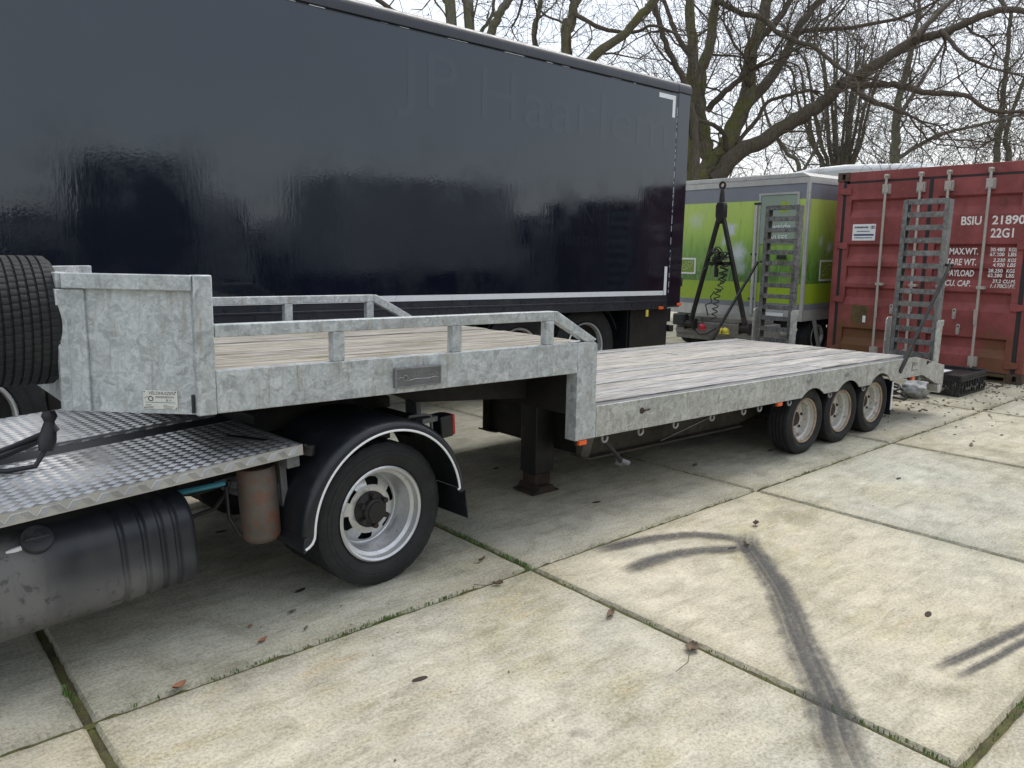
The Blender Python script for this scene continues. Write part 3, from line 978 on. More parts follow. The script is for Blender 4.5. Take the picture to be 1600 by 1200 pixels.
def build_trailer():
    t = thing('semitrailer', TR0, 'long galvanised step-deck semitrailer with weathered plank decks and two upright rear ramps', 'trailer', rot=(0, math.atan(SL), 0))
    g = MAT['galv']
    rng = random.Random(11)
    for near in (True, False):
        ya, yb = (Y0, Y0 + 0.05) if near else (Y1 - 0.05, Y1)
        yo = ya if near else yb
        s = 1 if near else -1
        # gooseneck side rail: C-section with top and bottom flanges
        m = MB()
        m.box(0.56, 2.528, min(yo, yo + s * .012), max(yo, yo + s * .012), 0.90, 1.068)
        m.box(0.56, 2.528, min(yo + s * .0122, yo + s * .055), max(yo + s * .0122, yo + s * .055), 1.056, 1.066)
        m.box(0.56, 2.528, min(yo + s * .0122, yo + s * .075), max(yo + s * .0122, yo + s * .075), 0.902, 0.914)
        m.build('upper_side_rail', g, t, bevel=.004)
        # neck post with mitred upper corner
        m = MB()
        m.xz([(2.53, 0.515), (2.53, 1.068), (2.655, 1.070), (2.684, 1.052), (2.684, 0.702), (2.69, 0.698), (2.692, 0.517)], yo, yo + s * .085)
        m.build('neck_post', g, t, bevel=.006)
        # lower side rail with wheel cut-outs
        poly = [(2.695, 0.517), (2.695, 0.698), (6.93, 0.696), (7.18, 0.655), (7.60, 0.573), (7.605, 0.385), (7.45, 0.405), (7.12, 0.515)]
        for cx in (6.26, 5.69, 5.12):
            cz = lv(cx, 0.262)
            r = 0.262
            hw = math.sqrt(max(0.001, r * r - (0.515 - cz) ** 2))
            a0 = math.atan2(0.515 - cz, hw)
            for k in range(13):
                a = a0 + (PI - 2 * a0) * k / 12
                poly.append((cx + r * math.cos(a), cz + r * math.sin(a)))
        m = MB()
        m.xz(poly, yo, yo + s * .012)
        m.build('lower_side_rail', MAT['galv_rear'], t, bevel=.002, smooth=25)
        m = MB()
        m.box(2.695, 6.82, min(yo + s * .0125, yo + s * .062), max(yo + s * .0125, yo + s * .062), 0.686, 0.697)
        m.build('rail_flange', MAT['grey_steel'], t, bevel=.002)
        # guard rail
        m = MB()
        a, b = min(yo, yo + s * .05), max(yo, yo + s * .05)
        m.box(0.562, 2.345, a, b, 1.195, 1.245)
        m.xz([(2.3455, 1.195), (2.3455, 1.245), (2.37, 1.243), (2.676, 1.080), (2.655, 1.0705), (2.590, 1.0705)], a, b)
        gr = m.build('guard_rail', g, t, bevel=.004)
        for x in (1.085, 1.71, 2.318):
            m = MB()
            m.box(x - .027, x + .027, a + .001, b - .001, 1.0685, 1.1945)
            m.build('guard_post', g, t, bevel=.004)
    # ---- deck planks
    n = 12
    wdt = (Y1 - Y0 - 0.13) / n
    for i in range(n):
        ya = Y0 + 0.065 + i * wdt + .003
        yb = ya + wdt - .006
        cuts = [2.70, 6.83] if i % 4 else [2.70, 2.70 + rng.uniform(2.2, 3.2), 6.83]
        for a, b in zip(cuts[:-1], cuts[1:]):
            dz = rng.uniform(-.003, .004)
            m = MB()
            m.box(a + .002, b - .002, ya, yb, 0.672 + dz, 0.706 + dz)
            m.build('deck_plank', MAT['wood_low'], t, origin=((a + b) / 2, (ya + yb) / 2, .70), bevel=.004)
        dz = rng.uniform(-.002, .003)
        m = MB()
        m.box(0.585, 2.66, ya, yb, 1.030 + dz, 1.062 + dz)
        m.build('deck_plank', MAT['wood_up'], t, origin=(1.6, (ya + yb) / 2, 1.05), bevel=.004)
    # ---- neck wall, cross members, chassis
    MB().box(2.535, 2.672, Y0 + .09, Y1 - .09, 0.655, 0.94).build('neck_wall', MAT['dark_steel'], t, bevel=.004)
    MB().box(3.03, 3.045, 0.675, 1.62, 0.27, 0.66).build('shade_plate', MAT['dark_steel'], t)  # added dark plate, stands in for the shade under the lower deck
    m = MB()
    m.box(0.5, 2.49, 0.42, 1.96, 0.905, 1.028)
    m.build('gooseneck_frame', MAT['dark_steel'], t)
    for y in (0.66, 1.62):
        m = MB()
        m.xz([(0.9, 0.90), (2.53, 0.90), (2.53, 0.70), (1.75, 0.755), (1.5, 0.86), (0.9, 0.87)], y, y + .10)
        m.build('gooseneck_beam', MAT['dark_steel'], t)
        m = MB()
        zb = [(2.975, 0.285), (2.975, 0.665), (6.75, 0.665), (6.75, 0.50), (4.95, 0.30), (4.75, 0.265), (3.05, 0.265)]
        m.xz(zb, y, y + .012)
        m.xz([(2.975, 0.283), (3.05, 0.263), (4.75, 0.263), (4.75, 0.252), (3.05, 0.252), (2.975, 0.272)], y - .05, y + .06)
        m.build('chassis_beam', MAT['beam'], t, smooth=0)
    for x in (3.2, 3.75, 4.3, 4.72):
        MB().box(x, x + .05, Y0 + .02, Y1 - .02, 0.60, 0.664).build('cross_member', MAT['dark_steel'], t)
    MB().box(4.85, 6.6, 0.72, 1.66, 0.56, 0.66).build('axle_frame', MAT['dark_steel'], t)
    for x, e in ((2.70, 2.99), (3.95, 3.75)):
        m = MB()
        m.bar((x, Y0 + .05, 0.508), (e, 0.605, 0.285), .05, .008)
        m.build('brace', MAT['grey_steel'], t)
    # ---- headboard: folded plan with chamfered corners
    P = [(0.500, 0.262), (0.140, 0.610), (0.140, 1.770), (0.500, 2.118)]
    zb, zt = 0.900, 1.372
    for k in range(3):
        a, b = Vector((*P[k], 0)), Vector((*P[k + 1], 0))
        d = (b - a).normalized()
        nrm = Vector((d.y, -d.x, 0))
        if nrm.x > 0:
            nrm = -nrm
        m = MB()
        m.prism([a + d * .002 + Vector((0, 0, zb)), b - d * .002 + Vector((0, 0, zb)), b - d * .002 + Vector((0, 0, zt)), a + d * .002 + Vector((0, 0, zt))], -nrm * .006)
        pnl = m.build('headboard_panel', g, t, smooth=0)
        # top hat rail, proud of the panel
        m = MB()
        m.obox((a + b) / 2 + nrm * .008 + Vector((0, 0, zt + .030)), d * ((b - a).length / 2 - .001), nrm * .024, Vector((0, 0, .029)))
        m.build('headboard_top_rail', g, t, bevel=.004)
        if k != 1:
            # folded vertical edge strip next to the front corner
            q = b if k == 0 else a
            e = -d if k == 0 else d
            m = MB()
            m.obox(q + e * .040 + nrm * .007 + Vector((0, 0, (zb + zt) / 2)), d * .036, nrm * .0068, Vector((0, 0, (zt - zb) / 2 - .001)))
            m.build('edge_strip', g, t, bevel=.003)
    for y in (0.615, 1.765):
        m = MB()
        m.box(0.100, 0.1385, y - .018, y + .018, zb + .002, zt - .002)
        m.build('front_corner_strip', g, t, bevel=.004)
    for yo, s in ((Y0, 1), (Y1, -1)):
        m = MB()
        a, b = (yo, yo + .045) if s > 0 else (yo - .045, yo)
        m.box(0.488, 0.5595, a, b, 0.897, 1.432)
        m.build('corner_post', g, t, bevel=.005)
    # type plate with maker's lettering on the chamfered panel
    a, b = Vector((*P[0], 0)), Vector((*P[1], 0))
    d = (b - a).normalized()
    nrm = Vector((d.y, -d.x, 0))
    if nrm.x > 0:
        nrm = -nrm
    pc = a + d * .152 + Vector((0, 0, 0.954))
    m = MB()
    m.obox(pc + nrm * .003, d * .068, nrm * .002, Vector((0, 0, .036)))
    tp = m.build('type_plate', MAT['plate'], t, bevel=.001)
    xd, up = -d, Vector((0, 0, 1))
    o0 = pc + nrm * .0056
    lt = MB()
    def put(body, u, v, w, h, sh=0.0):
        q = text_mb(body, o0 + xd * u + up * v, w, h, xd, up, 0, sh)
        lt._add(q.v, q.f)
    put('VELDHUIZEN', -.046, .020, .103, .012, .2)
    put('WAGENBOUW', -.020, .007, .075, .008)
    put('B.V.', .024, -.005, .022, .008)
    for k in range(20):
        pass
    ring = []
    for k in range(25):
        ang = 2 * PI * k / 24
        ring.append(o0 + xd * (-.037 + .0085 * math.cos(ang)) + up * (.004 + .0085 * math.sin(ang)))
    lt.tube(ring, .0016, 5, False)
    lt.tube([o0 + xd * -.062 + up * .006, o0 + xd * -.052 + up * .011, o0 + xd * -.046 + up * .010], .0009, 4)
    for (u, v, w) in ((-.060, -.010, .118), (-.058, -.020, .022), (-.058, -.026, .034), (.012, -.020, .016), (.012, -.026, .040), (-.058, -.0315, .030), (.012, -.0315, .034)):
        lt.obox(o0 + xd * (u + w / 2) + up * v, xd * w / 2, up * .0007, nrm * .0002)
    for u, v in ((-.062, .031), (.062, .031), (-.062, -.031), (.062, -.031)):
        lt.obox(o0 + xd * u + up * v, xd * .002, up * .002, nrm * .0006)
    lt.build('lettering', MAT['ink'], tp, smooth=0, fix=False)
    m = MB()
    m.obox(a + d * .022 + nrm * .006 + Vector((0, 0, .942)), d * .006, nrm * .005, Vector((0, 0, .036)))
    m.build('rubber_stop', MAT['seal'], t, bevel=.003)
    # cast maker's plaque on the upper rail
    m = MB()
    m.box(1.350, 1.605, Y0 - .016, Y0 - .0005, 0.927, 1.018)
    pq = m.build('plaque', MAT['grey_steel'], t, bevel=.003)
    m = MB()
    fr = Y0 - .0175
    for (xa, xb, za, zb_) in ((1.352, 1.603, 1.011, 1.0165), (1.352, 1.603, .929, .9345), (1.352, 1.3575, .935, 1.0105), (1.5975, 1.603, .935, 1.0105)):
        m.box(xa, xb, fr - .002, fr + .003, za, zb_)
    for body, x, z, w, h in (('VELDHUIZEN', 1.425, .974, .155, .022), ('B.V.', 1.525, .950, .045, .016)):
        q = text_mb(body, (x, fr - .0005, z), w, h, (1, 0, 0), (0, 0, 1), 0, .15)
        m._add(q.v, q.f)
        m._add([(a_, b_ + .002, c_) for a_, b_, c_ in q.v], [])
    ring = [(1.405 + .013 * math.cos(2 * PI * k / 20), fr, .970 + .013 * math.sin(2 * PI * k / 20)) for k in range(21)]
    m.tube(ring, .003, 5, False)
    m.tube([(1.362, fr, .966), (1.376, fr, .974), (1.392, fr, .972)], .0022, 5)
    m.tube([(1.42, fr, .958), (1.47, fr, .964), (1.52, fr, .960), (1.57, fr, .966), (1.592, fr, .958)], .0018, 5)
    m.build('raised_lettering', MAT['hook'], pq, smooth=0, fix=False)
    # ---- wheels
    for cx in (5.12, 5.69, 6.26):
        cz = lv(cx, 0.260)
        trailer_wheel(t, (cx, Y0 + .135, cz))
        w_o = trailer_wheel(t, (cx, Y1 - .135, cz))
        w_o.rotation_euler = (0, 0, PI)
        MB().cyl((cx, Y0 + .2, cz), (cx, Y1 - .2, cz), .045, 12).build('axle', MAT['dark_steel'], t)
    # mud flap behind the last wheel
    m = MB()
    zz = lv(6.58, 0)
    m.box(6.565, 6.575, Y0 + .03, Y0 + .25, zz + .11, 0.512)
    m.build('mud_flap', MAT['plastic'], t, bevel=.002)
    MB().box(6.548, 6.5635, Y0 + .022, Y0 + .030, zz + .16, 0.50).build('flap_edge', MAT['white'], t)
    # ---- landing legs
    for y in (0.86,):
        z0 = lv(2.9, 0)
        m = MB()
        m.box(2.80, 2.965, y, y + .15, z0 + .13, 0.90)
        lg = m.build('landing_leg', MAT['leg'], t, bevel=.008)
        MB().box(2.815, 2.95, y + .012, y + .138, z0 + .05, z0 + .1298).build('inner_leg', MAT['rust'], lg, bevel=.006)
        m = MB()
        m.xz([(2.765, z0 + .004), (2.995, z0 + .004), (2.99, z0 + .016), (2.95, z0 + .022), (2.94, z0 + .05), (2.825, z0 + .05), (2.815, z0 + .022), (2.77, z0 + .016)], y - .03, y + .18)
        m.build('foot', MAT['rust'], lg, bevel=.004)
        if y < 1:
            m = MB()
            m.box(2.872, 2.916, y - .002, y - .0005, 0.62, 0.655)
            for k in range(3):
                m.box(2.868, 2.920, y - .002, y - .0005, 0.587 + .010 * k, 0.592 + .010 * k)
            m.build('sticker', MAT['hook'], lg, smooth=0)
    # ---- rope hooks, marker lamps, lashing eyes, winding handle
    hk = None
    for x in (2.78, 3.10, 3.44, 3.83, 4.20, 4.40, 4.80, 5.41, 5.98, 7.10):
        zb = 0.513 if x < 7.1 else 0.507
        if hk is None:
            m = MB()
            pts = []
            for k in range(9):
                a_ = PI * 1.15 * k / 8
                pts.append((x + .022 - .022 * math.cos(a_), Y0 + .03, zb - .022 - .022 * math.sin(a_)))
            m.tube([(x, Y0 + .03, zb + .02)] + pts, .0075, 8)
            hk = m.build('rope_hook', MAT['hook'], t, origin=(x, Y0 + .03, zb))
            hk0 = x
        else:
            copy_part(hk, t, (x - hk0, 0, zb - .513))
    for x, z in ((2.60, .497), (4.66, .497), (6.93, .497)):
        m = MB()
        m.box(x - .03, x + .03, Y0 + .004, Y0 + .03, z - .014, z + .016)
        lamp = m.build('marker_lamp', MAT['orange'], t, origin=(x, Y0, z), bevel=.005)
        m = MB()
        m.box(x - .036, x + .036, Y0 + .0305, Y0 + .045, z - .018, z + .0175)
        m.build('lamp_base', MAT['seal'], lamp)
    for x in (3.09, 5.03, 5.62, 6.22, 7.19):
        z = 0.628 if x < 4 else 0.640
        if x > 7:
            z = .628
        m = MB()
        m.lathe([(0.0, -.006), (.016, -.006), (.020, 0.0)], (x, Y0 - .0005, z), 'Y', 14)
        m.tube([(x + .016, Y0 - .006, z), (x + .05, Y0 - .010, z + .002), (x + .066, Y0 - .006, z + .004)], .005, 6)
        m.build('lashing_eye', MAT['rust'] if x in (3.09, 7.19) else MAT['hook'], t)
    m = MB()
    m.tube([(2.86, 0.36, 0.52), (2.88, 0.33, 0.44), (2.96, 0.31, 0.36), (3.00, 0.31, 0.315)], .014, 8)
    wh = m.build('winding_handle', MAT['black_steel'], t)
    m = MB()
    m.tube([(3.00, 0.31, 0.318), (3.05, 0.29, 0.297)], .017, 10)
    m.tube([(2.985, 0.345, 0.308), (3.03, 0.325, 0.288)], .015, 10)
    m.build('grip', MAT['grey_steel'], wh)
    # lashing label on the tail
    m = MB()
    for (xa, xb, za, zb_) in ((6.86, 6.98, .575, .579), (6.86, 6.864, .579, .645), (6.86, 6.90, .645, .649)):
        m.box(xa, xb, Y0 - .0022, Y0 - .0006, za, zb_)
    q = text_mb('CE 10', (6.872, Y0 - .0015, .615), .09, .03, (1, 0, 0), (0, 0, 1))
    m._add(q.v, q.f)
    m.build('tail_label', MAT['ink'], t, smooth=0, fix=False)
    # ---- beaver tail
    m = MB()
    m.xz([(6.835, 0.700), (6.93, 0.690), (7.55, 0.575), (7.55, 0.560), (6.93, 0.675), (6.835, 0.675)], Y0 + .014, Y1 - .014)
    m.build('tail_plate', MAT['dark_steel'], t)
    MB().box(7.52, 7.60, Y0 + .014, Y1 - .014, 0.40, 0.545).build('tail_beam', MAT['galv_rear'], t, bevel=.004)
    m = MB()
    m.xz([(7.48, .39), (7.60, .384), (7.60, .33), (7.56, .30), (7.50, .32)], Y0 + .001, Y0 + .10)
    m.build('tail_foot', MAT['galv_rear'], t, bevel=.004)
    # ---- loading ramps, folded up, each with rungs, hinge plates and a stay
    for ya, yb in ((0.285, 0.745), (1.80, 2.25)):
        X0 = 7.47
        lean = 0.012
        def px(z):
            return X0 + lean * (z - .55)
        m = MB()
        for yy in (ya, yb - .042):
            zs = (0.56, 2.145)
            m.prism([(px(zs[0]) - .045, yy, zs[0]), (px(zs[0]) + .045, yy, zs[0]), (px(zs[1]) + .045, yy, zs[1]), (px(zs[1]) - .045, yy, zs[1])], (0, .008, 0))
            o_ = .0085 if yy == ya else -.0005 - .0335
            for e in (-.045, .037):
                m.prism([(px(zs[0]) + e, yy + o_, zs[0]), (px(zs[0]) + e + .008, yy + o_, zs[0]), (px(zs[1]) + e + .008, yy + o_, zs[1]), (px(zs[1]) + e, yy + o_, zs[1])], (0, .033, 0))
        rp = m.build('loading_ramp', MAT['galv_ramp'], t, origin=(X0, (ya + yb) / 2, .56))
        first = None
        for k in range(13):
            z = 0.665 + .122 * k
            m = MB()
            m.xz([(px(z) - .036, z - .025), (px(z) - .036, z + .025), (px(z) - .026, z + .025), (px(z) - .026, z - .013), (px(z) + .03, z - .013), (px(z) + .03, z - .025)], ya + .0090, yb - .0425)
            if first is None:
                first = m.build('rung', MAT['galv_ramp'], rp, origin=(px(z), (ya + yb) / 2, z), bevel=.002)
                z00 = z
            else:
                c = copy_part(first, rp, (px(z) - px(z00), 0, z - z00))
        for yy in (ya - .016, yb + .003):
            m = MB()
            m.xz([(7.405, .585), (7.405, .985), (7.435, 1.01), (7.56, 1.01), (7.56, .955), (7.535, .955), (7.525, .60)], yy, yy + .012)
            hp = m.build('hinge_plate', MAT['galv_rear'], rp, bevel=.002)
            if hp:
                m2 = MB()
        ys = ya - .045 if ya < 1 else yb + .045
        a_, b_ = Vector((6.60, ys, 0.585)), Vector((px(1.53), ys, 1.535))
        m = MB()
        m.bar(a_ + (b_ - a_) * .06, b_, .022, .030)
        m.bar(a_, a_ + (b_ - a_) * .22, .030, .046)
        m.tube([b_ + Vector((0, -.03, 0)), b_ + Vector((0, .06 if ya < 1 else -.06, 0))], .014, 8)
        m.build('ramp_stay', MAT['black_steel'], t, bevel=.003)
    # ---- spare wheel on the headboard front
    c = (0.002, 0.84, 1.236)
    h = .13
    w_o = tyre_mb((0, 0, 0), .255, .262, .165, 280, 6, 5)
    # tyre_mb turns about Y; this wheel stands across the trailer, so swap the axes
    w_o.v = [(y + c[0], x + c[1], z + c[2]) for x, y, z in w_o.v]
    sp = w_o.build('spare_wheel', MAT['tyre'], t, origin=c)
    m = MB()
    m.lathe([(.168, -h * .8), (.160, -h * .7), (.150, h * .1), (.06, h * .2), (.0, h * .2)], c, 'X', 40)
    m.build('rim', MAT['rim_rusty'], sp)
    MB().cyl((0.10, .84, 1.232), (0.139, .84, 1.232), .08, 20).build('spare_mount', MAT['galv'], t)
    return t
TRAILER = build_trailer()

# ================================================================== tractor unit (rear part in view)
def build_tractor():
    c0 = (1.345, 0.315, 0.0)
    t = thing('tractor_unit', c0, 'rear of a small truck tractor with tread plate deck, black mudguard and twin wheels', 'truck', rot=(0, R(-2.2), R(4.0)))
    t.location = (1.345 + .013, 0.315, 0.0)
    rng = random.Random(5)
    # wheels: twin pairs both sides; they rest on the ground at the pivot
    wc = (1.345, 0.405, 0.345)
    drive_wheel(t, wc)
    drive_wheel(t, (1.345, 0.665, 0.345), False)
    for y in (1.78, 2.04):
        w_o = drive_wheel(t, (1.345, y, 0.345), False)
    MB().cyl((1.345, .5, .345), (1.345, 1.95, .345), .07, 16).build('axle', MAT['dark_steel'], t)
    for y in (0.84, 1.56):
        MB().box(-1.2, 1.78, y, y + .07, 0.53, 0.70).build('chassis_rail', MAT['dark_steel'], t, bevel=.006)
    MB().box(1.70, 1.785, 0.55, 1.9, 0.60, 0.70).build('rear_crossbeam', MAT['dark_steel'], t, bevel=.006)
    m = MB()
    m.xz([(1.0, .7005), (1.0, .80), (1.1, .86), (1.55, .86), (1.80, .76), (1.80, .7005)], .85, 1.62)
    m.build('fifth_wheel', MAT['dark_steel'], t, bevel=.01)
    m = MB()
    m.box(1.80, 1.83, .62, .72, .62, .76)
    m.build('end_plate', MAT['grey_steel'], t, bevel=.004)
    # ---- tread plate decks
    def deck(x0, x1, y0, y1, z, lip_side):
        m = MB()
        m.box(x0, x1, y0, y1, z - .004, z)
        m.box(x0, x1, y0, y0 + .004, z - .046, z - .0042)
        if lip_side:
            m.box(x1 - .004, x1, y0 + .0042, y1, z - .046, z - .0042)
        d = m.build('deck_plate', MAT['alu'], t, smooth=0)
        # five-bar relief: cells of five raised bars, turned alternately
        m = MB()
        cs = 0.0335
        ca = math.cos(R(45))
        nx = int((x1 - x0) / cs * 1.5) + 2
        ny = int((y1 - y0) / cs * 1.5) + 40
        def bars(cx, cy, horiz, put, inside):
            for k in range(5):
                o = (k - 2) * cs * .185
                L = cs * .43
                if horiz: p0, p1 = (cx - L, cy + o), (cx + L, cy + o)
                else: p0, p1 = (cx + o, cy - L), (cx + o, cy + L)
                q0 = (p0[0] * ca - p0[1] * ca, p0[0] * ca + p0[1] * ca)
                q1 = (p1[0] * ca - p1[1] * ca, p1[0] * ca + p1[1] * ca)
                if inside(q0) and inside(q1):
                    put(q0, q1)
        def ridge(A, B, W, up):
            d = (B - A).normalized()
            s = d.cross(up) * W
            n = up * .0016
            e = d * .002
            vs = [A - s, A + s, B + s, B - s, A + e + n - s * .35, A + e + n + s * .35, B - e + n + s * .35, B - e + n - s * .35]
            m._add(vs, [(4, 5, 6, 7), (0, 1, 5, 4), (1, 2, 6, 5), (2, 3, 7, 6), (3, 0, 4, 7)])
        W = cs * .075
        rngI = int(3.2 / cs)
        cxm, cym = (x0 + x1) / 2, (y0 + y1) / 2
        for i in range(-rngI // 2, rngI // 2):
            for j in range(-rngI // 2, rngI // 2):
                ux, uy = i * cs, j * cs
                gx, gy = cxm + ux * ca - uy * ca, cym + ux * ca + uy * ca
                if not (x0 - .05 < gx < x1 + .05 and y0 - .05 < gy < y1 + .05):
                    continue
                bars(ux, uy, (i + j) % 2 == 0,
                     lambda a, b: ridge(Vector((cxm + a[0], cym + a[1], z + .0001)), Vector((cxm + b[0], cym + b[1], z + .0001)), W, Vector((0, 0, 1))),
                     lambda q: x0 + .002 < cxm + q[0] < x1 - .002 and y0 + .002 < cym + q[1] < y1 - .002)
        zc = z - .024
        for i in range(-rngI, rngI):
            for j in range(-8, 8):
                # same pattern folded down over the lip
                for k in range(5):
                    pass
        for i in range(int((x1 - x0) / .047)):
            for k in range(5):
                x = x0 + .012 + i * .047 + (k - 2) * .0062 + .012
                tilt = .012 if i % 2 else -.012
                A = Vector((x - tilt, y0 - .0001, zc - .015))
                B = Vector((x + tilt, y0 - .0001, zc + .015))
                if x0 < A.x < x1 and x0 < B.x < x1:
                    ridge(A, B, .0022, Vector((0, -1, 0)))
        o = m.build('tread_relief', MAT['alu'], d, smooth=0, fix=False)
        o['kind'] = 'stuff'
        return d
    deck(-0.75, 0.965, 0.325, 0.985, 0.767, True)
    deck(-0.75, 0.965, 1.19, 1.95, 0.767, True)
    MB().box(-0.75, 0.99, 0.988, 1.187, 0.735, 0.752).build('cable_channel', MAT['seal'], t, bevel=.004)
    m = MB()
    m.box(-.5, .9, .40, .44, .70, .7185)
    m.box(0.88, .93, .44, .84, .69, .7185)
    m.build('deck_support', MAT['dark_steel'], t)
    MB().box(.90, .96, .35, .42, .665, .718).build('deck_foot', MAT['grey_steel'], t, bevel=.004)
    # ---- mudguard over the twin wheels
    cx, cz = 1.345, 0.352
    prof = [(0.405, -.200), (0.412, -.205), (0.432, -.203), (0.447, -.190), (0.456, -.165), (0.458, .30), (0.450, .30), (0.447, -.160), (0.437, -.182), (0.424, -.192), (0.405, -.190)]
    m = MB()
    m.lathe(prof, (cx, 0.435, cz), 'Y', 60, R(2), R(176), closed=True)
    # flared foot at the front end
    mg = m.build('mudguard', MAT['plastic'], t, smooth=50)
    m = MB()
    pts = []
    for k in range(49):
        a = R(5 + 169 * k / 48)
        pts.append((cx + .408 * math.cos(a), 0.2315, cz + .408 * math.sin(a)))
    e = pts[-1]
    pts += [(e[0] - .004, e[1], e[2] - .022), (e[0] - .016, e[1], e[2] - .042), (e[0] - .034, e[1], e[2] - .054), (e[0] - .050, e[1], e[2] - .060)]
    pts = [(pts[0][0] - .012, pts[0][1], pts[0][2] - .004)] + pts
    m.tube(pts, .0058, 8)
    m.build('white_edge', MAT['white'], mg, smooth=60)
    m = MB()
    m.xz([(cx - .455, cz + .031), (cx - .466, cz - .030), (cx - .456, cz - .037), (cx - .418, cz + .010), (cx - .405, cz + .031)], 0.2325, 0.735)
    m.build('guard_foot', MAT['plastic'], mg, bevel=.004)
    q = text_mb('FROMAR', (cx - .045, .2405, cz + .4345), .078, .011, (1, 0, -.02), (0, .5, .85))
    q.build('lettering', MAT['grey_steel'], mg, smooth=0, fix=False)
    m = MB()
    m.xz([(1.795, .36), (1.802, .36), (1.812, .215), (1.805, .21)], .245, .72)
    m.build('mud_flap', MAT['plastic'], t, bevel=.002)
    m = MB()
    m.bar((1.02, .33, .725), (.78, .66, .765), .035, .045)
    m.tube([(.985, .355, .752), (.995, .345, .75)], .01, 6)
    m.build('guard_arm', MAT['black_steel'], t, bevel=.004)
    # ---- tail lamp on its bracket
    m = MB()
    m.box(1.80, 1.882, .42, .52, .595, .712)
    lamp = m.build('tail_lamp', MAT['plastic'], t, bevel=.008)
    MB().box(1.8825, 1.900, .425, .515, .600, .708).build('lens', MAT['redlens'], lamp, bevel=.005)
    m = MB()
    m.tube([(1.63, .50, .70), (1.64, .47, .735), (1.72, .45, .735), (1.76, .45, .725), (1.765, .45, .60)], .008, 8)
    m.box(1.70, 1.797, .44, .50, .69, .715)
    m.build('lamp_bracket', MAT['grey_steel'], t)
    # ---- fuel tank
    def rr(h, w, r, n=7):
        out = []
        for (sx, sz, a0) in ((1, 1, 0), (-1, 1, 90), (-1, -1, 180), (1, -1, 270)):
            for k in range(n):
                a = R(a0 + 90 * k / (n - 1))
                out.append((sx * (w - r) + r * math.cos(a), sz * (h - r) + r * math.sin(a)))
        return out
    m = MB()
    xs = []
    def ring(x, sc):
        xs.append((x, sc))
    ring(.515, .02); ring(.515, .80); ring(.507, .92); ring(.490, .985); ring(.47, 1.0)
    for gx in (.43, .375, .31, .23, -.20, -.26):
        ring(gx + .014, 1.0); ring(gx + .005, .962); ring(gx - .005, .962); ring(gx - .014, 1.0)
    ring(-.75, 1.0)
    sec = rr(.195, .26, .13)
    vs, fs = [], []
    for x, sc in xs:
        for (a, b) in sec:
            vs.append((x, .645 + a * sc, .447 + b * sc))
    N = len(sec)
    for i in range(len(xs) - 1):
        for k in range(N):
            fs.append((i * N + k, i * N + (k + 1) % N, (i + 1) * N + (k + 1) % N, (i + 1) * N + k))
    fs.append(tuple(range(N)))
    m._add(vs, fs)
    tank = m.build('fuel_tank', MAT['tank'], t, smooth=40)
    d = Vector((0, -.74, .67))
    b = Vector((-.035, .455, .590))
    u = Vector((1, 0, 0))
    w = d.cross(u)
    m = MB()
    def lathe_dir(prof, b, d, u, w, n=28):
        vs, fs = [], []
        for i in range(n):
            a = 2 * PI * i / n
            for (r, h) in prof:
                vs.append(b + d * h + (u * math.cos(a) + w * math.sin(a)) * r)
        M = len(prof)
        for i in range(n):
            for j in range(M - 1):
                fs.append((i * M + j, ((i + 1) % n) * M + j, ((i + 1) % n) * M + j + 1, i * M + j + 1))
        return vs, fs
    m._add(*lathe_dir([(.046, -.03), (.046, .016), (.052, .018), (.053, .046), (.050, .052), (.020, .053), (.018, .058), (0, .058)], b, d, u, w))
    cap = m.build('filler_cap', MAT['cap'], tank, smooth=40)
    m = MB()
    m.obox(b + d * .056, u * .040, w * .007, d * .005)
    m.build('cap_grip', MAT['cap'], tank, bevel=.003)
    MB().tube([(-.30, .44, .575), (-.16, .43, .590), (-.085, .42, .602)], .009, 8).build('breather_pipe', MAT['white'], tank)
    MB().box(.30, .38, .55, .62, .235, .262).build('drain_plug', MAT['rust'], tank, bevel=.004)
    # ---- dryer canister, hoses, brackets
    cc = (.815, .47, 0)
    m = MB()
    m.lathe([(.0, .335), (.030, .336), (.066, .346), (.079, .362), (.082, .375), (.082, .66), (.076, .675), (.0, .676)], cc, 'Z', 32)
    can = m.build('air_canister', MAT['canister'], t, smooth=40)
    m = MB()
    m.tube([(cc[0], cc[1], .338), (cc[0], cc[1], .318)], .014, 8)
    m.build('drain_valve', MAT['rust'], can)
    m = MB()
    m.box(.905, .935, .43, .52, .46, .70)
    m.box(.9, .905, .45, .50, .5, .58)
    m.build('canister_bracket', MAT['grey_steel'], t, bevel=.003)
    m = MB()
    m.tube([(.50, .60, .60), (.60, .56, .608), (.70, .53, .615)], .012, 8)
    m.build('blue_hose', MAT['blue_hose'], t)
    m = MB()
    m.tube([(.50, .62, .50), (.58, .60, .48), (.66, .57, .50), (.70, .54, .56), (.72, .53, .62)], .010, 8)
    m.tube([(.70, .52, .60), (.69, .50, .47), (.72, .48, .39), (.78, .47, .365)], .008, 8)
    m.tube([(.52, .70, .57), (.62, .66, .555), (.74, .62, .58)], .009, 8)
    m.build('air_hoses', MAT['cable'], t)
    # small valve cluster in the shadow
    MB().box(.56, .74, .70, .80, .58, .72).build('valve_block', MAT['dark_steel'], t, bevel=.01)
    # ---- plug and cables at the front of the trailer
    m = MB()
    m.tube([(.152, .83, .985), (.150, .825, .965), (.146, .82, .945)], [.022, .030, .020], 10)
    m.tube([(.146, .82, .946), (.140, .815, .915), (.126, .805, .875), (.116, .80, .835)], [.018, .027, .033, .026], 10)
    m.tube([(.152, .81, .925), (.162, .80, .905)], .014, 8)
    pl = m.build('plug', MAT['cable'], t, smooth=50)
    m = MB()
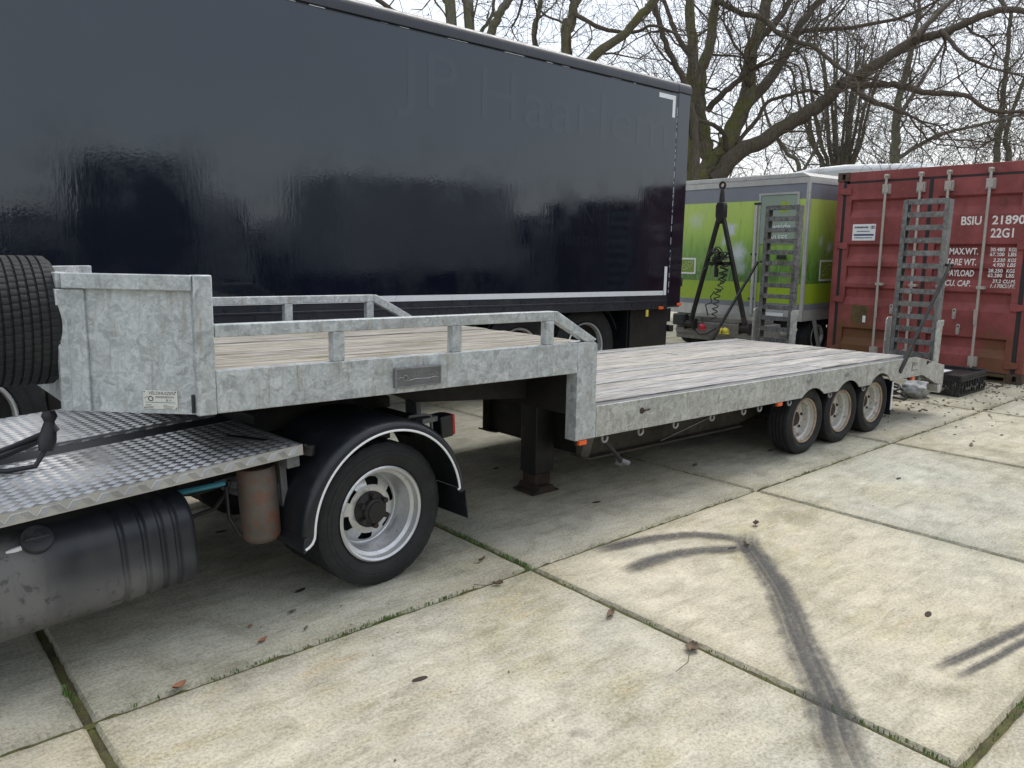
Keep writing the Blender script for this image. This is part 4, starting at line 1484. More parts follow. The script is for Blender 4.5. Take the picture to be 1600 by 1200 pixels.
    m.tube([(.118, .80, .845), (.07, .79, .785), (-.02, .82, .780), (-.12, .90, .79), (-.30, 1.0, .83)], .010, 8)
    m.tube([(.13, .90, .86), (.03, .95, .82), (-.1, .97, .785), (-.3, 1.05, .785), (-.5, 1.1, .8)], .013, 8)
    m.tube([(.14, .88, .89), (.02, .96, .835), (-.12, 1.0, .80), (-.3, 1.0, .785), (-.5, 1.02, .79)], .011, 8)
    m.build('cables', MAT['cable'], t)
    return t
TRACTOR = build_tractor()

# ================================================================== black box trailer
def truck_wheel(parent, c, r=0.47, w=0.26, rr=0.275, name='wheel', rim='rim'):
    h = w / 2
    w_o = tyre_mb(c, r, w, rr, 64, 4, 0).build(name, MAT['tyre'], parent, c)
    MB().lathe([(rr + .004, -h * .80), (rr + .010, -h * .86), (rr, -h * .94), (rr - .012, -h * .86), (rr - .022, -h * .5)], c, 'Y', 48).build('rim', MAT[rim], w_o, c)
    MB().lathe([(rr - .022, -h * .5), (rr - .03, -h * .3), (rr - .05, -h * .05), (.15, h * .25), (.13, -h * .3), (.0, -h * .35)], c, 'Y', 48).build('disc', MAT['dark_steel'], w_o, c)  # near-black disc colour stands in for the shadow inside the rim
    return w_o

def build_black():
    o0 = (7.28, 3.20, 0.0)
    t = thing('box_trailer', o0, 'tall glossy black box trailer with white reflective tape and faint old lettering', 'trailer', rot=(0, math.atan(.021), 0))
    X1 = 7.28
    Y = 3.20
    zb, zt = 0.955, 3.47
    L = 11.5
    m = MB()
    m.box(X1 - L, X1 - .245, Y, Y + 2.55, 1.02, 3.335)
    body = m.build('side_body', MAT['navy'], t, bevel=.004)
    # rear corner post
    m = MB()
    m.box(X1 - .2425, X1, Y - .004, Y + .12, 0.87, 3.36)
    m.build('rear_corner_post', MAT['navy'], t, bevel=.02)
    MB().box(X1 - .2, X1 - .002, Y + .13, Y + 2.5, 0.95, 3.36).build('rear_doors', MAT['navy'], t, bevel=.01)
    # rounded roof rail
    prof = [(0.0, 3.337), (-.012, 3.345), (-.014, 3.40), (-.004, 3.435), (.022, 3.462), (.06, 3.472), (2.49, 3.472), (2.53, 3.462), (2.556, 3.435), (2.566, 3.40), (2.564, 3.345), (2.55, 3.337)]
    m = MB()
    m.yz([(Y + a, b) for a, b in prof], X1 - L, X1 - .252)
    m.build('roof_rail', MAT['navy_trim'], t, smooth=40)
    m = MB()
    m.yz([(Y + a, b + .002) for a, b in prof], X1 - .246, X1 + .004)
    m.build('roof_end_cap', MAT['navy_trim'], t, bevel=.008, smooth=40)
    m = MB()
    rng = random.Random(8)
    x = X1 - L
    while x < X1 - .3:
        l = rng.uniform(.03, .5)
        if rng.random() < .40:
            m.box(x, min(x + l * .5, X1 - .26), Y - .0006, Y + .002, 3.3305, 3.3315 + rng.uniform(0, .004))
        x += l + .05
    z = 1.05
    while z < 3.2:
        l = rng.uniform(.02, .10)
        m.box(X1 - .2448, X1 - .2432, Y - .0046, Y + .002, z, z + l)
        z += l + rng.uniform(.01, .07)
    m.build('chipped_seam', MAT['white'], t, smooth=0)['kind'] = 'stuff'
    MB().box(X1 - L, X1 - .26, Y - .0004, Y + .002, 3.323, 3.3290).build('seam', MAT['seal'], t)
    # skirt rail
    m = MB()
    m.box(X1 - L, X1 - .245, Y + .006, Y + .10, 0.86, 1.0195)
    m.box(X1 - L, X1 - .245, Y - .002, Y + .0055, 0.945, 0.963)
    m.build('skirt_rail', MAT['navy_trim'], t, bevel=.004)
    # reflective tape: long bottom line in pieces, rear corner marks
    x = X1 - L
    while x < X1 - .36:
        e = min(x + .62, X1 - .335)
        MB().box(x + .001, e - .001, Y - .0025, Y - .0005, 1.022, 1.074).build('reflective_tape', MAT['white'], t, smooth=0)
        x = e
    for b in ((X1 - .3335, X1 - .285, 1.022, 1.36), (X1 - .3335, X1 - .285, 3.06, 3.30), (X1 - .58, X1 - .335, 3.25, 3.30)):
        MB().box(b[0], b[1], Y - .0025, Y - .0005, b[2], b[3]).build('reflective_tape', MAT['white'], t, smooth=0)
    # faint ghost lettering left by removed stickers
    for body, dx, w, z, h in (('J', 4.05, .20, 2.60, .58), ('P', 3.72, .32, 2.72, .46), ('H', 3.12, .42, 2.70, .46), ('aarlem', 2.60, 2.20, 2.69, .46)):
        q = text_mb(body, (X1 - dx, Y - .0012, z), w, h, (1, 0, 0), (0, 0, 1))
        q.build('ghost_lettering', MAT['dark_print'], t, smooth=0, fix=False)
    q = text_mb('Nederlandse', (X1 - 1.72, Y - .0012, 1.80), 1.20, .17, (1, 0, 0), (0, 0, 1))
    q2 = text_mb('Meubelbezorgers', (X1 - 2.2, Y - .0012, 1.52), 1.80, .19, (1, 0, 0), (0, 0, 1))
    q.build('ghost_lettering', MAT['dark_print'], t, smooth=0, fix=False)
    q2.build('ghost_lettering', MAT['dark_print'], t, smooth=0, fix=False)
    # running gear
    MB().box(X1 - 10, X1 - .5, Y + .70, Y + .82, .62, .86).build('chassis_rail', MAT['dark_steel'], t)
    MB().box(X1 - 10, X1 - .5, Y + 1.75, Y + 1.87, .62, .86).build('chassis_rail', MAT['dark_steel'], t)
    MB().box(X1 - L, X1 - .25, Y + .11, Y + 2.5, .865, 1.018).build('floor_frame', MAT['dark_steel'], t)
    slope = .021
    for dx in (1.42, 2.42, 9.2):
        x = X1 - dx
        zc = .47 - slope * dx
        truck_wheel(t, (x, Y + .32, zc))
        w_o = truck_wheel(t, (x, Y + 2.24, zc))
        w_o.rotation_euler = (0, 0, PI)
        MB().cyl((x, Y + .3, zc), (x, Y + 2.2, zc), .07, 10).build('axle', MAT['dark_steel'], t)
    for dx in (1.42, 2.42):
        m = MB()
        m.lathe([(.52, -.13), (.53, -.13), (.53, .13), (.52, .13)], (X1 - dx, Y + .32, .47 - slope * dx), 'Y', 24, R(20), R(160), closed=True)
        m.build('wheel_guard', MAT['plastic'], t)
    for dx in (.80, 3.05):
        for ya in (.14, 1.95):
            MB().box(X1 - dx, X1 - dx + .012, Y + ya, Y + ya + .48, .14, .85).build('spray_flap', MAT['plastic'], t)
    MB().box(X1 - .72, X1 - .03, Y + .16, Y + 2.3, .30, .855).build('rear_shade_box', MAT['dark_steel'], t, bevel=.01)  # added dark box, hides lit ground in place of the shade at the rear
    MB().box(X1 - 5.6, X1 - 3.4, Y + .10, Y + .55, .32, .80).build('pallet_box', MAT['dark_steel'], t, bevel=.01)
    MB().box(0.50, 2.3, Y + .12, Y + .7, .30, .88).build('front_shade_box', MAT['dark_steel'], t, bevel=.01)  # added black box, stands in for chassis shadow next to the pulling truck's wheel
    # wheel of the truck that pulls it, seen past the headboard
    truck_wheel(t, (0.02, Y + .15, .47 - slope * 7.2), .47, .26, .29)
    # side marker lamps, under-run parts
    for x, z in ((X1 - .36, .865), (X1 - .02, .90)):
        MB().box(x - .05, x + .03, Y - .012, Y + .004, z - .01, z + .022).build('marker_lamp', MAT['orange'], t, bevel=.003)
    MB().box(X1 - .62, X1 - .585, Y + .004, Y + .02, .775, .852).build('reflector', MAT['yellow'], t, bevel=.003)
    MB().box(X1 - .028, X1 + .05, Y + .12, Y + 2.4, .56, .64).build('underrun_bar', MAT['dark_steel'], t, bevel=.006)
    MB().box(X1 - .028, X1 + .06, Y + .18, Y + .4, .68, .85).build('tail_lamp', MAT['plastic'], t, bevel=.01)
    m = MB()
    m.box(X1 - .01, X1 + .035, Y - .002, Y + .05, 1.12, 1.24)
    m.build('door_buffer', MAT['seal'], t, bevel=.02)
    return t
BLACK = build_black()

# ================================================================== green sales trailer
def build_green():
    X, Y = 9.80, 3.00
    t = thing('sales_trailer', (X, Y, 0), 'green and grey market sales trailer with printed meadow behind the upright drawbar', 'trailer')
    Wd, Ln = 2.45, 4.2
    # walls in printed bands, front face (towards -X) and long side (towards -Y)
    bands = [('roof_trim', 2.475, 2.555, 'alu_trim', -.012), ('grey_panel', 2.262, 2.4745, 'grey_band', 0), ('printed_panel', 1.085, 2.2615, 'meadow', 0), ('lime_panel', 0.80, 1.0845, 'lime', 0), ('grey_skirt', 0.725, 0.7995, 'grey_band', 0), ('sill_panel', 0.56, 0.7245, 'alu_trim', .004)]
    for nm, a, b, mt, off in bands:
        m = MB()
        m.box(X + off, X + Ln, Y + off, Y + Wd, a, b)
        m.build(nm, MAT[mt], t, smooth=0)
    m = MB()
    m.yz([(Y - .02, 2.556), (Y + Wd + .02, 2.556), (Y + Wd - .1, 2.62), (Y + .1, 2.62)], X - .02, X + Ln + .02)
    m.build('roof', MAT['alu_trim'], t, bevel=.01)
    MB().box(X - .018, X + .03, Y - .018, Y + .032, 0.56, 2.474).build('corner_profile', MAT['alu_trim'], t, bevel=.006)
    # door with frame, sign panel and hinges
    ya, yb = 3.165, 3.735
    m = MB()
    for (a, b, c, d) in ((ya - .03, ya, .60, 2.36), (yb, yb + .03, .60, 2.36), (ya, yb, 2.33, 2.36)):
        m.box(X - .022, X - .001, a, b, c, d)
    fr = m.build('door_frame', MAT['alu_trim'], t, bevel=.003)
    m = MB()
    m.box(X - .012, X - .0008, ya + .003, yb - .003, 1.64, 2.327)
    sg = m.build('door_sign', MAT['sage'], t, bevel=.002)
    m = MB()
    for body, zz, w, h, y in (('weide', 1.85, .30, .085, 3.545), ('VLEES', 1.70, .26, .07, 3.545)):
        q = text_mb(body, (X - .0135, y, zz), w, h, (0, -1, 0), (0, 0, 1))
        m._add(q.v, q.f)
    m.build('lettering', MAT['white'], sg, smooth=0, fix=False)
    m = MB()
    for k in range(5):
        a = 2 * PI * k / 5
        m.obox((X - .0136, 3.36 + .05 * math.cos(a), 2.16 + .05 * math.sin(a)), (.0004, 0, 0), (0, .03, .01), (0, -.01, .03))
    m.build('flower_emblem', MAT['lime'], sg, smooth=0)
    m = MB()
    m.box(X - .03, X - .0225, yb - .01, yb + .10, 2.205, 2.235)
    m.box(X - .03, X - .0225, yb + .02, yb + .12, 1.48, 1.51)
    m.box(X - .03, X - .0225, yb + .02, yb + .12, .83, .86)
    m.build('door_hinge', MAT['seal'], fr, bevel=.003)
    MB().tube([(X - .03, yb + .06, .62), (X - .03, yb + .06, 2.2)], .022, 10).build('door_post', MAT['alu_trim'], fr)
    MB().box(X - .04, X - .0125, 3.28, 3.42, 1.43, 1.49).build('door_handle', MAT['seal'], fr, bevel=.006)
    MB().box(X - .02, X - .0065, 3.28, 3.55, .60, .66).build('number_plate', MAT['white'], t, bevel=.002)
    # organic leaf emblem: white frame, olive field, leaf drawn in stars
    def emblem(o, xd, w, h):
        o, xd = Vector(o), Vector(xd)
        up = Vector((0, 0, 1))
        nr = xd.cross(up)
        m = MB()
        m.obox(o + xd * w / 2 + up * h / 2 + nr * .0025, xd * w / 2, up * h / 2, nr * .0015)
        e = m.build('leaf_emblem', MAT['white'], t, smooth=0)
        m = MB()
        b = .026
        m.obox(o + xd * w / 2 + up * h / 2 + nr * .0048, xd * (w / 2 - b), up * (h / 2 - b), nr * .0006)
        m.build('emblem_field', MAT['olive'], e, smooth=0)
        m = MB()
        P = [(.20, .30), (.26, .46), (.34, .58), (.45, .68), (.58, .74), (.72, .78), (.80, .70), (.74, .54), (.64, .42), (.52, .34), (.40, .30), (.30, .26), (.44, .46), (.56, .56)]
        for (u, v) in P:
            c = o + xd * w * u + up * h * v + nr * .0058
            r = .011
            pts = []
            for k in range(10):
                a = PI / 2 + PI * k / 5
                q = r if k % 2 == 0 else r * .42
                pts.append(c + xd * q * math.cos(a) + up * q * math.sin(a))
            m.prism(pts, nr * .0008)
        m.build('stars', MAT['white'], e, smooth=0)
    emblem((X, 5.17, 1.18), (0, -1, 0), .33, .25)
    emblem((X + .42, Y, 1.12), (1, 0, 0), .40, .30)
    # chassis, wheels and prop stand
    MB().box(X + .1, X + Ln, Y + .25, Y + Wd - .25, .42, .5595).build('chassis', MAT['dark_steel'], t)
    for dx in (0.62, 1.5):
        truck_wheel(t, (X + dx, Y + .16, .30), .30, .2, .17)
        w_o = truck_wheel(t, (X + dx, Y + Wd - .16, .30), .30, .2, .17)
        w_o.rotation_euler = (0, 0, PI)
    m = MB()
    m.bar((X + .42, Y + .03, .555), (X + .62, Y + .0, .02), .04, .04)
    m.build('prop_stand', MAT['alu_trim'], t)
    return t
GREEN = build_green()

# ================================================================== low trailer with upright A-frame drawbar
def build_drawbar():
    X = 9.00
    t = thing('drawbar_trailer', (X + .2, 3.87, 0), 'low grey trailer whose dark A-frame drawbar stands folded upright', 'trailer')
    MB().box(X + .06, X + .62, 3.2, 4.6, .26, .52).build('bed_frame', MAT['bed'], t, bevel=.01)
    MB().box(X + .02, X + .0595, 3.22, 4.58, .34, .42).build('bumper_beam', MAT['bed'], t, bevel=.006)
    MB().box(X + .10, X + .60, 3.3, 4.5, .5205, .60).build('bed_deck', MAT['bed'], t, bevel=.01)
    for y in (3.5, 4.3):
        w_o = truck_wheel(t, (X + .36, y, .24), .24, .16, .14)
        if y > 4:
            w_o.rotation_euler = (0, 0, PI)
    apex = Vector((X, 3.855, 2.13))
    for y in (4.30, 3.37):
        f = Vector((X, y, .50))
        m = MB()
        m.bar(f, apex + (f - apex).normalized() * .02, .05, .058, (1, 0, 0))
        m.tube([f + Vector((0, -.07, -.02)), f + Vector((0, .07, -.02))], .05, 12)
        m.build('drawbar_leg', MAT['drawbar'], t, bevel=.006)
        MB().box(X - .045, X + .06, y - .085, y - .071, .40, .56).build('pivot_lug', MAT['drawbar'], t, bevel=.006)
        MB().box(X - .045, X + .06, y + .071, y + .085, .40, .56).build('pivot_lug', MAT['drawbar'], t, bevel=.006)
    m = MB()
    m.yz([(3.785, 2.02), (3.785, 2.17), (3.81, 2.215), (3.90, 2.215), (3.925, 2.17), (3.925, 2.02), (3.895, 1.95), (3.87, 1.92), (3.84, 1.92), (3.815, 1.95)], X - .045, X + .045)
    m.build('drawbar_head', MAT['drawbar'], t, bevel=.01)
    m = MB()
    m.tube([(X, 3.855, 2.22), (X, 3.855, 2.32), (X, 3.855, 2.405)], [.042, .034, .022], 12)
    m.build('drawbar_shank', MAT['drawbar'], t)
    m = MB()
    ring = [(X, 3.855 + .042 * math.cos(2 * PI * k / 24), 2.445 + .042 * math.sin(2 * PI * k / 24)) for k in range(25)]
    m.tube(ring, .017, 10, False)
    m.build('towing_eye', MAT['rust'], t, smooth=60)
    MB().bar((X, 4.08, 1.37), (X, 3.63, 1.37), .05, .05, (1, 0, 0)).build('cross_bar', MAT['drawbar'], t, bevel=.004)
    # bundle of hose on the cross bar
    rng = random.Random(2)
    m = MB()
    for k in range(16):
        c = Vector((X - .06 + rng.uniform(-.05, .03), 3.83 + rng.uniform(-.10, .08), 1.46 + rng.uniform(-.06, .06)))
        a, b = Vector((rng.uniform(-.4, .4), rng.uniform(-1, 1), rng.uniform(-1, 1))).normalized(), Vector((0, 0, 0))
        u = a.cross(Vector((1, .2, .1))).normalized()
        v = a.cross(u)
        u = Vector((u.x * .4, u.y, u.z))
        r = rng.uniform(.05, .105)
        m.tube([c + (u * math.cos(2 * PI * q / 14) + v * math.sin(2 * PI * q / 14)) * r for q in range(15)], .008, 5)
    m.build('hose_bundle', MAT['cable'], t, smooth=60)
    # coiled suspension hoses hanging down and a loop of cable
    m = MB()
    for (yb, z0, z1, turns, rad) in ((3.72, 1.40, .98, 5, .055), (3.80, 1.02, .58, 6, .048), (3.68, 1.38, 1.10, 4, .05)):
        pts = []
        n = turns * 12
        for k in range(n + 1):
            q = k / n
            a = 2 * PI * turns * q
            rr_ = rad * (1 - .25 * q)
            pts.append((X - .07 + rr_ * .6 * math.sin(a), yb + .05 * q + rr_ * math.cos(a), z0 + (z1 - z0) * q))
        m.tube(pts, .0085, 5)
    m.tube([(X - .07, 3.86, .98), (X - .07, 3.92, .90), (X - .07, 3.89, .82), (X - .07, 4.00, .78), (X - .07, 3.97, .70), (X - .07, 3.95, .63)], .009, 5)
    m.tube([(X - .07, 4.05, .60), (X - .07, 4.04, .52), (X - .07, 4.06, .47)], .009, 5)
    m.build('coiled_hose', MAT['cable'], t, smooth=60)
    m = MB()
    m.tube([(X - .06, 3.86, 1.37), (X - .06, 3.98, 1.36), (X - .07, 4.06, 1.26), (X - .07, 4.14, 1.0), (X - .07, 4.22, .72), (X - .07, 4.24, .55), (X - .07, 4.20, .42), (X - .07, 4.08, .35), (X - .07, 3.95, .37), (X - .07, 3.82, .45), (X - .07, 3.74, .50)], .012, 6)
    m.build('hanging_cable', MAT['cable'], t, smooth=60)
    MB().tube([(X - .06, 3.85, 1.37), (X - .06, 3.85, 1.18)], .03, 10).build('plug', MAT['plastic'], t)
    MB().tube([(X - .06, 3.83, 1.33), (X - .06, 3.84, 1.24)], .014, 8).build('lime_handle', MAT['yellow'], t)
    for (y, z, mt) in ((4.05, .46, 'redcap'), (3.74, .43, 'yellow'), (3.65, .43, 'yellow')):
        m = MB()
        m.tube([(X - .02, y, z), (X - .07, y, z + .01), (X - .10, y, z)], [.035, .045, .02], 8)
        m.obox((X - .06, y, z - .03), (.02, 0, 0), (0, .055, 0), (0, 0, .012))
        m.build('coupling_cap', MAT[mt], t, smooth=50)
    MB().box(X - .02, X + .10, 4.40, 4.62, .45, .62).build('valve_box', MAT['plastic'], t, bevel=.02)
    return t
DRAWBAR = build_drawbar()

# ================================================================== red shipping container
def build_container():
    X, YL, YR = 10.0, 2.70, 0.262
    t = thing('shipping_container', (X, (YL + YR) / 2, 0), 'weathered red shipping container with white stencilled door markings', 'container')
    red = MAT['red']
    zt = 2.591
    # shell: sides with vertical corrugation, roof, back
    for y, s in ((YL, -1), (YR, 1)):
        poly = []
        x = X + .16
        k = 0
        while x < X + 5.95:
            for dx, d in ((0, .004), (.07, .004), (.14, .036), (.21, .036)):
                poly.append((x + dx, y + s * d))
            x += .28
        vs = [(a, b, .16) for a, b in poly] + [(a, b, 2.50) for a, b in poly]
        n = len(poly)
        m = MB()
        m._add(vs, [(i, i + 1, i + 1 + n, i + n) for i in range(n - 1)])
        m.build('side_wall', red, t, smooth=0)
    MB().box(X + .16, X + 6.0, YR + .04, YL - .04, 2.52, 2.565).build('roof', red, t)
    MB().box(X + 5.95, X + 6.0, YR + .04, YL - .04, .16, 2.51).build('back_wall', red, t)
    for y0, y1 in ((YL - .06, YL), (YR, YR + .06)):
        MB().box(X + .17, X + 5.9, y0, y1, 2.5005, 2.575).build('top_side_rail', red, t)
        MB().box(X + .17, X + 5.9, y0, y1, .01, .1595).build('bottom_side_rail', red, t)
    # door-end frame
    MB().box(X - .002, X + .10, YR + .165, YL - .165, 2.465, 2.588).build('header', red, t, bevel=.006)
    for y0, y1 in ((YL - .085, YL), (YR, YR + .085)):
        MB().box(X - .001, X + .15, y0, y1, .115, 2.472).build('corner_post', red, t, bevel=.01)
    m = MB()
    # sill with fork pockets left open
    ys = [YR + .165, YR + .19, YR + .40, YL - .40, YL - .19, YL - .165]
    m.box(X, X + .12, ys[0], ys[-1], .062, .098)
    m.box(X, X + .12, ys[0], ys[-1], .002, .012)
    for a, b in ((ys[0], ys[1]), (ys[2], ys[3]), (ys[4], ys[5])):
        m.box(X + .0008, X + .1192, a, b, .0122, .0618)
    m.build('sill', MAT['mossy'], t, bevel=.003)
    MB().box(X + .13, X + .14, YR + .17, YL - .17, .002, .098).build('pocket_back', MAT['seal'], t)
    for y, z in ((YL, zt - .118), (YR, zt - .118), (YL, 0), (YR, 0)):
        a, b = (YL - .162, YL + .003) if y == YL else (YR - .003, YR + .162)
        z0, z1 = (z, z + .118) if z else (.0, .113)
        # casting with an oval opening in its face: frame of four blocks round a dark core
        yc, zc = (a + b) / 2, (z0 + z1) / 2
        m = MB()
        m.box(X - .006, X + .15, a, yc - .022, z0, z1)
        m.box(X - .006, X + .15, yc + .022, b, z0, z1)
        m.box(X - .006, X + .15, yc - .0218, yc + .0218, z0, zc - .034)
        m.box(X - .006, X + .15, yc - .0218, yc + .0218, zc + .034, z1)
        cst = m.build('corner_casting', MAT['casting'], t, bevel=.003)
        MB().box(X + .06, X + .14, yc - .0215, yc + .0215, zc - .0338, zc + .0338).build('casting_opening', MAT['seal'], cst)
    # black rubber seals
    MB().box(X + .004, X + .03, YR + .166, YL - .166, 2.4405, 2.4645).build('door_seal', MAT['seal'], t)
    MB().box(X + .004, X + .03, YR + .166, YL - .166, .0985, .112).build('door_seal', MAT['seal'], t)
    for a, b in ((YL - .128, YL - .086), (YR + .086, YR + .128)):
        MB().box(X + .003, X + .03, a, b, .114, 2.46).build('door_seal', MAT['seal'], t)
    MB().box(X - .004, X + .03, 1.4585, 1.5005, .113, 2.44).build('door_seal', MAT['seal'], t)
    # doors: pressed sheet with horizontal recesses inside a flat border
    rec = [(2.23, 1), (1.645, 1), (1.355, 1), (1.07, 1), (.52, 1)]
    for (a, b) in ((1.502, YL - .130), (YR + .130, 1.457)):
        m = MB()
        bw = .075
        z0, z1 = .114, 2.439
        m.box(X, X + .035, a, a + bw, z0, z1)
        m.box(X, X + .035, b - bw, b, z0, z1)
        prof = [(z1, 0)]
        for z, _ in rec:
            prof += [(z, 0), (z - .030, .046), (z - .135, .046), (z - .235, 0)]
        prof += [(z0, 0)]
        vs = []
        for y in (a + bw, b - bw):
            vs += [(X + d, y, z) for z, d in prof]
        n = len(prof)
        m._add(vs, [(i, i + 1, i + 1 + n, i + n) for i in range(n - 1)])
        d = m.build('door', red, t, smooth=0)
        # hinges on the outer edge
        yo = b if b > 2 else a
        s = 1 if b > 2 else -1
        for z in (2.34, 1.62, .90, .215):
            m = MB()
            m.yz([(yo - s * .07, z - .045), (yo - s * .02, z - .045), (yo + s * .075, z - .032), (yo + s * .082, z), (yo + s * .075, z + .032), (yo - s * .02, z + .045), (yo - s * .07, z + .045)], X - .022, X - .0005)
            m.build('hinge', red, d, bevel=.004)
    # lock rods with guides, cam keepers and handles
    for k, y in enumerate((2.02, 1.59, 1.26, 0.80)):
        m = MB()
        m.tube([(X - .060, y, .085), (X - .060, y, 2.50)], .0165, 12)
        rod = m.build('lock_rod', MAT['rod'], t)
        for z in (2.345, .225):
            m = MB()
            m.box(X - .050, X - .0006, y - .050, y + .050, z - .062, z + .062)
            m.box(X - .078, X - .0505, y - .036, y + .036, z - .050, z + .050)
            for dy in (-.038, .038):
                for dz in (-.045, .045):
                    m.box(X - .056, X - .0502, y + dy - .007, y + dy + .007, z + dz - .007, z + dz + .007)
            m.build('rod_bracket', MAT['rod'], rod, bevel=.006)
        m = MB()
        m.box(X - .075, X - .0005, y - .020, y + .03, 2.475, 2.530)
        m.box(X - .085, X - .045, y - .028, y + .010, 2.50, 2.520)
        m.build('cam_keeper', MAT['rod'], rod, bevel=.006)
        m = MB()
        m.box(X - .080, X - .0005, y - .062, y + .030, 1.105, 1.14)
        m.build('rod_guide', MAT['rod'], rod, bevel=.004)
    for (y, z) in ((1.84, .80), (1.07, .79), (1.01, .60), (1.60, .84), (1.28, .86)):
        m = MB()
        m.yz([(y - .012, z - .066), (y + .012, z - .066), (y + .022, z - .050), (y + .022, z + .050), (y + .012, z + .066), (y - .012, z + .066), (y - .022, z + .050), (y - .022, z - .050)], X - .016, X - .0006)
        hc = m.build('handle_catch', MAT['rod'], t, bevel=.003)
        MB().box(X - .034, X - .0165, y - .018, y + .008, z - .034, z + .020).build('catch_lever', MAT['rod'], hc, bevel=.003)
        MB().box(X - .018, X - .0162, y - .010, y + .010, z + .028, z + .046).build('catch_hole', MAT['seal'], hc)
    for y in (2.0, .80):
        m = MB()
        m.bar((X - .088, y, .68), (X - .088, y + .01, .86), .028, .014, (1, 0, 0))
        m.build('handle_lug', MAT['rod'], t, bevel=.003)
    # stencilled markings, sticker, patch
    def mark(body, yl, z, w, h, sh=0.0, name='stencil_marking', parent=None, mat='white_paint', x=X - .0016):
        q = text_mb(body, (x, yl, z), w, h, (0, -1, 0), (0, 0, 1), 0, sh, .022)
        return q.build(name, MAT[mat], parent or t, smooth=0, fix=False)
    mark('BSIU', 1.095, 1.868, .225, .105)
    mark('218907', .755, 1.868, .42, .105)
    mark('22G1', .758, 1.715, .245, .110)
    mark('MAX.WT.', 1.195, 1.515, .325, .080)
    mark('TARE WT.', 1.225, 1.385, .345, .080, .06)
    mark('PAYLOAD', 1.205, 1.252, .310, .078, .06)
    mark('CU. CAP.', 1.215, 1.130, .295, .075, .12)
    for k, (a, b) in enumerate((('30.480', 'KGS'), ('67.200', 'LBS'), ('2.230', 'KGS'), ('4.920', 'LBS'), ('28.250', 'KGS'), ('62.280', 'LBS'), ('33.2', 'CU.M.'), ('1.170', 'CU.FT.'))):
        z = 1.555 - .056 * k - (.012 * (k // 2))
        sh = .15 if k in (2, 3, 6, 7) else 0
        yl = .740 if len(a) == 6 else (.70 if len(a) == 5 else .685)
        w = .155 if len(a) == 6 else (.125 if len(a) == 5 else .09)
        mark(a, yl, z, w, .044, sh)
        mark(b, (.545 if k < 6 else .575), z, .085 if k < 6 else .135, .044, sh)
    m = MB()
    m.box(X - .0022, X - .0005, 2.135, 2.445, 1.690, 1.905)
    st = m.build('sticker', MAT['white'], t, smooth=0)
    m = MB()
    m.box(X - .0032, X - .0023, 2.155, 2.425, 1.752, 1.775)
    m.build('sticker_band', MAT['dark_blue'], st, smooth=0)
    rng = random.Random(6)
    m = MB()
    for (z, h, y0, y1) in ((1.850, .026, 2.225, 2.420), (1.803, .014, 2.20, 2.385), (1.718, .016, 2.165, 2.415)):
        y = y1
        while y > y0 + .012:
            w = rng.uniform(.006, .016)
            m.box(X - .0032, X - .0023, y - w, y, z + rng.uniform(0, h * .15), z + h * rng.uniform(.8, 1))
            y -= w + .004
    for r0, yc in ((.017, 2.185), (.017, 2.163)):
        pts = [(X - .003, yc + r0 * math.cos(2 * PI * k / 16), 1.863 + r0 * math.sin(2 * PI * k / 16)) for k in range(17)]
        m.tube(pts, .004, 4, False)
    m.build('sticker_print', MAT['ink'], st, smooth=0)
    m = MB()
    m.box(X - .002, X - .0005, 2.165, 2.375, .585, .825)
    pt = m.build('faded_placard', MAT['mossy'], t, smooth=0)
    MB().box(X - .003, X - .0021, 2.175, 2.215, .60, .69).build('paper_tag', MAT['white'], pt, smooth=0)
    m = MB()
    pts = [(X - .001, .66 + .035 * math.cos(2 * PI * k / 16), 2.13 + .05 * math.sin(2 * PI * k / 16)) for k in range(17)]
    m.tube(pts, .003, 4, False)
    m.build('scuff_ring', MAT['casting'], t)
    return t
CONTAINER = build_container()

